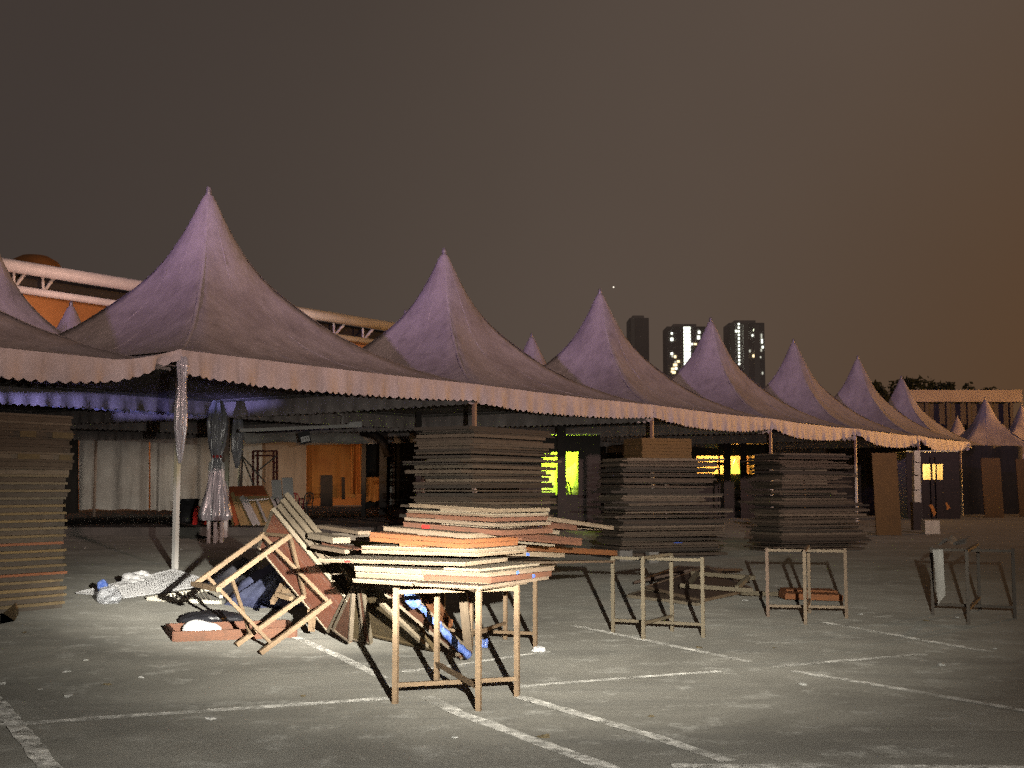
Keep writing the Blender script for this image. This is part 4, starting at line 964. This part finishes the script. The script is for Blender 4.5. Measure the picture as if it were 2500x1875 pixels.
# plastic chair and stool
def stool(c, s_, mat, lab):
    t_ = empty('plastic_stool', c, lab, 'stool'); c = Vector(c)
    p_ = MB(); p_.box(c + Vector((0, 0, s_ - .02)), .50 * s_, .50 * s_, .05); p_.build('seat', M[mat], t_)
    for sx in (-1, 1):
        for sy in (-1, 1): MB().bar(c + Vector((sx * .26 * s_, sy * .26 * s_, 0)), c + Vector((sx * .2 * s_, sy * .2 * s_, s_ - .04)), .055).build('leg', M[mat], t_)
    for sx in (-1, 1): MB().bar(c + Vector((sx * .235 * s_, -.23 * s_, s_ * .45)), c + Vector((sx * .235 * s_, .23 * s_, s_ * .45)), .03).build('stretcher', M[mat], t_)
    return t_
stool(gr(487, 1281, PZ), .62, 'red_plastic', 'red plastic stool beside the black bin')
def chair(c, s_, rz, mat, lab):
    t_ = empty('plastic_chair', c, lab, 'chair'); c = Vector(c); q = Matrix.Rotation(rz, 3, 'Z'); P = lambda x, y, z: c + q @ Vector((x, y, z)) * s_
    p_ = MB(); p_.slab([P(-.22, -.22, .44), P(.22, -.22, .44), P(.2, .2, .42), P(-.2, .2, .42)], .03); p_.build('seat', M[mat], t_)
    for x, y in ((-.2, -.2), (.2, -.2), (-.2, .2), (.2, .2)): MB().bar(P(x * 1.15, y * 1.15, 0), P(x, y, .43), .045).build('leg', M[mat], t_)
    MB().tube([P(-.2, .2, .43), P(-.22, .27, .7), P(-.16, .31, .86), P(0, .33, .9), P(.16, .31, .86), P(.22, .27, .7), P(.2, .2, .43)], .028, 8).build('back_frame', M[mat], t_)
    for k in range(3): MB().bar(P(-.08 + .08 * k, .21, .44), P(-.08 + .08 * k, .31, .86), .035).build('back_slat', M[mat], t_)
    for sx in (-1, 1): MB().tube([P(sx * .22, .25, .66), P(sx * .25, -.1, .65), P(sx * .22, -.2, .44)], .022, 8).build('armrest', M[mat], t_)
    return t_
chair(gr(722, 1262, PZ), 1.15, .5, 'pink_plastic', 'dull red plastic chair right of the white boards'); chair(gr(745, 1256, PZ), 1.15, -.4, 'black_plastic', 'dark plastic chair behind the dull red one')
b_ = MB(); bc = gr(457, 1276, PZ); b_.lathe(bc, [(.001, .0), (.33, .0), (.40, .78), (.43, .80), (.43, .86), (.40, .86), (.36, .05)], 22)
o = b_.build('black_bin', M['black_plastic'], smooth=True); tag(o, 'black plastic bin left of the red stool', 'bin')
h = heap([(860, 1260), (940, 1300), (1060, 1300), (1080, 1255), (960, 1240)], .9, 'mesh_dark', 'dark covered heap under the tent left of the middle stack', 'covered_heap', 9); h['category'] = 'covered heap'

# lit stalls seen between the stacks
def stall(u0, u1, v0, v1, Y, D, tube, power, col, lab, z0):
    a, b_ = at(u0, v0, Y), at(u1, v1, Y); x0, x1, zt = a.x, b_.x, a.z
    t_ = empty('lit_stall', ((x0 + x1) / 2, Y, 0), lab, 'stall')
    w = MB(); w.box(((x0 + x1) / 2, Y + D, zt / 2 + .3), x1 - x0 + 1.6, .08, zt + .6); w.build('back_wall', M['wall_cream'], t_)
    for x in (x0 - .76, x1 + .76):
        w = MB(); w.box((x, Y + D / 2, zt / 2 + .3), .06, D - .1, zt + .6); w.build('side_wall', M['wall_cream'], t_)
    w = MB(); w.box(((x0 + x1) / 2, Y + D / 2, zt + .64), x1 - x0 + 1.6, D + .1, .06); w.build('ceiling', M['wall_cream'], t_)
    for s_ in (-1, 1):
        xa = (x0 - .8) if s_ < 0 else x1; w = MB(); w.box((xa + .4, Y, zt / 2 + .3), .80, .06, zt + .6); w.build('front_panel', M['mesh_dark'], t_)
    w = MB(); w.box(((x0 + x1) / 2, Y - .004, zt + .3), x1 - x0 + .02, .05, .6); w.build('fascia', M['mesh_dark'], t_)
    w = MB(); w.box(((x0 + x1) / 2, Y - .002, z0 / 2), x1 - x0 - .01, .05, z0); w.build('counter', M['mesh_dark'], t_)
    w = MB(); w.box(((x0 + x1) / 2, Y + D * .4, zt + .55), x1 - x0, .06, .06); w.build('tube_light', M[tube], t_)
    lamp('stall_lamp', 'POINT', ((x0 + x1) / 2, Y + D * .45, zt + .1), None, power, col, .2)
    return t_
stall(1322, 1412, 1103, 1205, 44, 3.0, 'tube_green', 300, (0.62, 1.0, 0.04), 'bright yellow green lit stall between the middle stacks', 1.25)
for k, (u, v, lab) in enumerate(((1392, 1208, 'plastic chair silhouetted inside the green lit stall'),)):
    chair(Vector((at(u, v, 45).x, 45, .75)), 1.1, .6, 'black_plastic', lab)
blob(Vector((at(1402, 1160, 46).x, 46.2, 1.3)), .3, .25, 1.0, 'cream_plastic', 'bundle of cloth on show in the green lit stall', 'cloth_bundle', 'bundle', 5, .4)
cc = MB(); px_ = at(1371, 1150, 43.2); cc.box((px_.x, 43.2, 2.0), .30, .2, 4.0); tag(cc.build('tent_column', M['mesh_dark']), 'dark column splitting the view of the green lit stall', 'column')
stall(1700, 1842, 1113, 1156, 62, 3.0, 'tube_orange', 420, (1.0, 0.42, 0.08), 'orange lit stall seen over the stacks, left of the far stack', 2.2)
for u0, u1, lab in ((1766, 1783, 'dark drape hanging before the orange lit stall'), (1753, 1757, 'thin dark rod before the orange lit stall'), (1806, 1822, 'grey drape at the right of the orange lit stall')):
    a, b_ = at(u0, 1100, 61), at(u1, 1100, 61); m_ = MB(); m_.box(((a.x + b_.x) / 2, 61, 2.0), b_.x - a.x, .1, 4.0); tag(m_.build('dark_drape', M['mesh_dark']), lab, 'drape')
m_ = MB(); a, b_ = at(1695, 1132, 61.2), at(1768, 1132, 61.2); m_.bar(a, b_, .20, .16); tag(m_.build('dark_beam', M['mesh_dark']), 'dark beam across the orange lit stall', 'beam')
m_ = MB(); c = at(1796, 1156, 61.6); m_.add([c + Vector((-.28, 0, 0)), c + Vector((.28, 0, 0)), c + Vector((.0, 0, .75)), c + Vector((-.28, .2, 0)), c + Vector((.28, .2, 0)), c + Vector((0, .2, .75))], [(0, 1, 2), (5, 4, 3), (0, 3, 4, 1), (1, 4, 5, 2), (2, 5, 3, 0)])
tag(m_.build('green_lampshade', emit('lamp_green', (0.75, 1.0, 0.10), 1.1)), 'glowing green triangular lampshade in the orange lit stall', 'lampshade')
stall(2252, 2302, 1133, 1173, 60, 2.5, 'tube_orange', 200, (1.0, 0.55, 0.18), 'small orange lit stall right of the tall plywood sheet', 1.9)
for u0, u1, lab in ((2270, 2274, 'left mullion before the small orange stall'), (2282, 2285, 'right mullion before the small orange stall')):
    a, b_ = at(u0, 1140, 59.9), at(u1, 1140, 59.9); m_ = MB(); m_.box(((a.x + b_.x) / 2, 59.8, 1.5), b_.x - a.x, .06, 3.0); tag(m_.build('window_bar', M['mesh_dark']), lab, 'bar')
for k, (v0, v1) in enumerate(((1100, 1128), (1129, 1160), (1161, 1196), (1197, 1226))):
    a, b_ = at(2229, v0, 44), at(2245, v1, 44); m_ = MB(); m_.box(((a.x + b_.x) / 2, 44, (a.z + b_.z) / 2), b_.x - a.x, .25, a.z - b_.z - .02)
    tag(m_.build('pale_crate', M['cream_plastic']), ['topmost pale crate', 'second pale crate from the top', 'third pale crate from the top', 'lowest visible pale crate'][k] + ' of the slim column by the small orange stall', 'crate', 'pale crates in a slim column')
a, b_ = at(2229, 1226, 44), at(2245, 1290, 44); m_ = MB(); m_.box(((a.x + b_.x) / 2, 44, a.z / 2), b_.x - a.x + .1, .3, a.z); tag(m_.build('dark_plinth', M['mesh_dark']), 'dark plinth under the slim column of pale crates', 'plinth')
c = gr(2272, 1303); m_ = MB(); m_.box(c + Vector((0, 0, .22)), .48, .4, .44); o = m_.build('foam_box', M['cream_plastic']); tag(o, 'pale foam box on the ground right of the plywood sheet', 'box')
cloth([at(2268, 1232, 47), at(2276, 1232, 47), at(2286, 1252, 47), at(2280, 1262, 47)], 4, 5, 'curtain_orange', 'orange rag hanging above the pale foam box', 'orange_rag', 'rag', .02)
cloth([at(2308, 1228, 47), at(2312, 1226, 47), at(2320, 1240, 47), at(2312, 1246, 47)], 4, 5, 'curtain_orange', 'small yellow rag right of the orange rag', 'yellow_rag', 'rag', .02)
# added dark backdrops: unlit depth under the tents, shutting out the sky glow
def dark_backdrop(p, q, h, lab):
    m_ = MB(); n_ = 40; p, q = Vector(p), Vector(q); d = (q - p).normalized(); s_ = Vector((-d.y, d.x, 0))
    for i in range(n_ + 1):
        x = p.lerp(q, i / n_) + s_ * .12 * math.sin(i * 1.1); m_.v += [(x.x, x.y, .02), (x.x, x.y, h)]
    m_.f = [(2 * i, 2 * i + 2, 2 * i + 3, 2 * i + 1) for i in range(n_)]
    return tag(m_.build('backdrop_sheet', M['backdrop_dark'], smooth=True), lab, 'canvas wall')
dark_backdrop(C0 + TA * SIDE * 3 + TB * SIDE * 1.95, C0 + TA * SIDE * 6.9 + TB * SIDE * 1.95, 4.0, 'long dark backdrop added behind the middle row of tents')
dark_backdrop(at(2020, 1200, 66) * 1, at(2500, 1200, 70) * 1, 3.9, 'added dark backdrop behind the small orange stall'),
dark_backdrop(at(890, 1200, 66) * 1, at(1330, 1200, 66) * 1, 3.9, 'added dark backdrop behind the orange curtains')

# ------------------------------------------------------------------ buildings and trees beyond
t_ = empty('sports_hall', at(470, 760, 92), 'large hall with a lit white roof truss behind the tents', 'building')
def hp(u, v):
    Y = 80 + (u - 10) / 935 * 29.6; return at(u, v, Y)
def edge_v(u, top=True): return (646 if top else 701) + (u - 10) * .1605 + (0 if top else (u - 10) * -.012)
T_, B2 = hp(-120, 646 - 20.8), hp(1010, 806.5)
MB().tube([hp(-120, edge_v(-120)), hp(1010, edge_v(1010))], .44, 12).build('top_chord', M['white_steel'], t_, smooth=True)
MB().tube([hp(-120, edge_v(-120, 0)), hp(1010, edge_v(1010, 0))], .25, 12).build('bottom_chord', M['white_steel'], t_, smooth=True)
us = list(range(-108, 1010, 71))
for k, u in enumerate(us[:-1]):
    MB().tube([hp(u, edge_v(u)), hp(u, edge_v(u, 0))], .10, 8).build('truss_post', M['white_steel'], t_)
    MB().tube([hp(u, edge_v(u, 0)), hp(u + 35, edge_v(u + 35))], .12, 8).build('truss_diagonal', M['white_steel'], t_)
p, q = hp(-120, edge_v(-120, 0)), hp(1010, edge_v(1010, 0)); off = Vector((-.5, 1.2, 0))
w = MB(); w.hexa([Vector((p.x, p.y, 0)) + off, Vector((q.x, q.y, 0)) + off, Vector((q.x, q.y, 0)) + off * 8, Vector((p.x, p.y, 0)) + off * 8, p + off, q + off, q + off * 8, p + off * 8]); w.build('wall', M['orange_wall'], t_)
p, q = hp(-120, edge_v(-120)), hp(1010, edge_v(1010))
w = MB(); o1 = Vector((-.8, 2.2, -.1)); o2 = o1 * 6; w.hexa([p + o1 - Vector((0, 0, 1.6)), q + o1 - Vector((0, 0, 1.6)), q + o2 - Vector((0, 0, 1.6)), p + o2 - Vector((0, 0, 1.6)), p + o1, q + o1, q + o2, p + o2]); w.build('roof_void', M['dark_board'], t_)
dm = MB(); c = at(85, 650, 104); dm.lathe((c.x, c.y, c.z - 1.0), [(2.4, 0), (2.3, .8), (1.9, 1.4), (1.1, 1.85), (.001, 2.0)], 24); 
o = dm.build('dome', M['orange_wall'], t_, smooth=True)
lamp('hall_floodlight', 'SPOT', (-26, 74, 13.0), (-27, 90, 16.4), 1700, (1.0, 0.58, 0.44), .3, 150, .4)
lamp('hall_floodlight', 'SPOT', (-14, 92, 10.5), (-15, 104, 15.2), 2000, (1.0, 0.72, 0.62), .3, 150, .4)
# pale building far right
M['concrete_dim'] = simple('concrete_dim', (0.09, 0.085, 0.075), (0.07, 0.065, 0.058), 0.85, 1)
Yb = 130.; X0, X1 = at(2195, 960, Yb).x, at(2490, 960, Yb).x
t_ = empty('pale_building', ((X0 + X1) / 2, Yb, 0), 'long pale flat roofed building behind the far right tents', 'building')
zt, zb_ = at(2300, 953, Yb).z, at(2300, 982, Yb).z
w = MB(); w.box(((X0 + X1) / 2, Yb, (zt + zb_) / 2), X1 - X0, 1.2, zt - zb_); w.build('parapet', M['render_pale'], t_)
w = MB(); w.box(((X0 + X1) / 2, Yb + 5, zb_ / 2 - .01), X1 - X0 - 1, 6, zb_); w.build('wall', M['concrete_dim'], t_)
for k in range(6):
    w = MB(); w.box((X0 + .8 + (X1 - X0 - 1.6) * k / 5, Yb + .6, zb_ / 2), .35, .5, zb_ - .02); w.build('column', M['concrete_dim'], t_)
for k in range(5):
    w = MB(); w.box((X0 + .8 + (X1 - X0 - 1.6) * (k + .5) / 5, Yb + 1.2, zb_ - 2.6), (X1 - X0 - 1.6) / 5 - .8, .3, .7); w.build('balcony_rail', M['concrete_dim'], t_)
# towers
def tower(u0, u1, vt, Y, lab, strips, seed):
    a, b_ = at(u0, vt, Y), at(u1, vt, Y); Wd = b_.x - a.x; rnd = random.Random(seed)
    t_ = empty('tower_block', ((a.x + b_.x) / 2, Y, 0), lab, 'tower')
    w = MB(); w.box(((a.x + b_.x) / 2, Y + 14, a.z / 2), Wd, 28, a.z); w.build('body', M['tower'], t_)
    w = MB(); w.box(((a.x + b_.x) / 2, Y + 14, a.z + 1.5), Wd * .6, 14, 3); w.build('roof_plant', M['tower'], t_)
    for (s0, s1, va, vb, kind) in strips:
        x0, x1 = at(s0, vt, Y).x, at(s1, vt, Y).x; z1, z0 = at(0, va, Y).z, at(0, vb, Y).z
        if kind == 'rib':
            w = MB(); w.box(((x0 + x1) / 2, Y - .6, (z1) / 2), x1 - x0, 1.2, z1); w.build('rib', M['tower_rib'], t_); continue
        if kind[0] == 'c':                       # a lit window on every storey
            z = z1
            while z > z0:
                w = MB(); w.box(((x0 + x1) / 2, Y - .15, z - 1.1), x1 - x0, .3, 2.1 if kind[1] == 'b' else 1.5); w.build('window', M['win_white' if kind[1] in 'bw' else 'win_dim'], t_); z -= 3.0
        else:
            w = MB(); w.box(((x0 + x1) / 2, Y - .15, (z0 + z1) / 2), x1 - x0, .3, z1 - z0); w.build('window', M['win_warm' if kind == 'y' else 'win_white' if kind == 'w' else 'win_dim'], t_)
YT = 1000.
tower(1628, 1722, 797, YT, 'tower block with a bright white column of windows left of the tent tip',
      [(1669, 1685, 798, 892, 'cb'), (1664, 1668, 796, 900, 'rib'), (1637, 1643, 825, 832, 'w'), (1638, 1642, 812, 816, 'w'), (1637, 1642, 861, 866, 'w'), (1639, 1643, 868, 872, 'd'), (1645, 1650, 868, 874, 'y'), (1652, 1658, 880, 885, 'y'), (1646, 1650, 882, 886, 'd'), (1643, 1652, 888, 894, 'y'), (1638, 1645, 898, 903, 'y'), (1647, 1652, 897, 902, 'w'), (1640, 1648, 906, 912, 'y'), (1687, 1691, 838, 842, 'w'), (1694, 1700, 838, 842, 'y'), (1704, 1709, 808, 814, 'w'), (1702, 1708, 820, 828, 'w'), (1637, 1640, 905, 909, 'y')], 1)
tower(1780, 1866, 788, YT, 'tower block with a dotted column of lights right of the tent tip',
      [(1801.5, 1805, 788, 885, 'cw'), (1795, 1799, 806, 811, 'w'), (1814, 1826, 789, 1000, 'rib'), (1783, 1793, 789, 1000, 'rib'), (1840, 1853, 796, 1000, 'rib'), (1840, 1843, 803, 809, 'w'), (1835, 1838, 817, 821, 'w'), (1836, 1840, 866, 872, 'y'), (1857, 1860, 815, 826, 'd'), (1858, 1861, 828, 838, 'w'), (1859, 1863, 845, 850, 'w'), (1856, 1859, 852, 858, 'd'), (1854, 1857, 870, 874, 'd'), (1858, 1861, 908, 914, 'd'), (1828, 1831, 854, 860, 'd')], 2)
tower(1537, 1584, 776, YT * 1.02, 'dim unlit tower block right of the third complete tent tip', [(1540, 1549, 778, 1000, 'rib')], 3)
sl = MB(); c = at(1498, 701, 900); sl.lathe(c, [(.001, -.7), (.7, 0), (.001, .7)], 8); tag(sl.build('aircraft_light', emit('aircraft_glow', (1, .9, .75), 1.2)), 'tiny point of light in the sky above a tent tip', 'light')
# dark trees behind the pale building
LEAF = None
def tree(u, vt, Y, wpx, lab, seed):
    rnd = random.Random(seed); top = at(u, vt, Y); Wd = wpx / F * Y
    t_ = empty('broadleaf_tree', (top.x, Y, 0), lab, 'tree', 'dark trees behind the pale building')
    h_ = top.z
    tr = MB(); tr.tube([(top.x, Y, 0), (top.x + .1, Y, h_ * .4), (top.x - .2, Y, h_ * .75)], [.35, .26, .1], 8)
    for k in range(4):
        a = rnd.uniform(0, 6.28); tr.tube([(top.x, Y, h_ * .45), (top.x + math.cos(a) * Wd * .3, Y + math.sin(a) * Wd * .3, h_ * .75)], [.16, .05], 6)
    tr.build('trunk', M['bark'], t_)
    cr = MB()
    clumps = [(Vector((rnd.uniform(-.45, .45) * Wd, rnd.uniform(-.4, .4) * Wd, h_ * rnd.uniform(.55, .97))), rnd.uniform(.14, .26) * Wd) for _ in range(22)]
    for c, r in clumps:
        for _ in range(60):
            d = Vector((rnd.gauss(0, 1), rnd.gauss(0, 1), rnd.gauss(0, .8))).normalized() * r * rnd.uniform(.5, 1.05)
            p = Vector((top.x, Y, 0)) + c + d; p.z = min(p.z, h_ + rnd.uniform(-.3, .3)); s_ = rnd.uniform(.18, .42)
            x = Vector((rnd.gauss(0, 1), rnd.gauss(0, 1), rnd.gauss(0, 1))).normalized(); y = x.orthogonal().normalized()
            cr.add([p - x * s_, p - y * s_ * .6, p + x * s_, p + y * s_ * .6], [(0, 1, 2, 3)])
    cr.build('crown', M['leaves'], t_)
for k, (u, vt, w_, lab) in enumerate(((2160, 930, 90, 'dark tree at the left end of the tree line behind the pale building'), (2225, 926, 90, 'dark tree second from the left behind the pale building'), (2285, 932, 80, 'dark tree behind the middle of the pale building'), (2345, 938, 80, 'low dark tree behind the right half of the pale building'), (2420, 945, 80, 'lowest dark tree behind the right end of the pale building'))):
    tree(u, vt, 165 + 4 * k, w_, lab, k + 20)
# added fill spots under the tents, put in to light the hung sheets
o = lamp('sheet_fill_light', 'SPOT', (-13.5, 44, 2.6), (-15.5, 57, 1.5), 950, (1.0, 0.84, 0.68), .3, 110, .8); o.scale = (1, .16, 1)
o = lamp('sheet_fill_light', 'SPOT', (-7.6, 49, 2.8), (-8.0, 59, 2.1), 300, (1.0, 0.60, 0.28), .3, 110, .8); o.scale = (1, .24, 1)
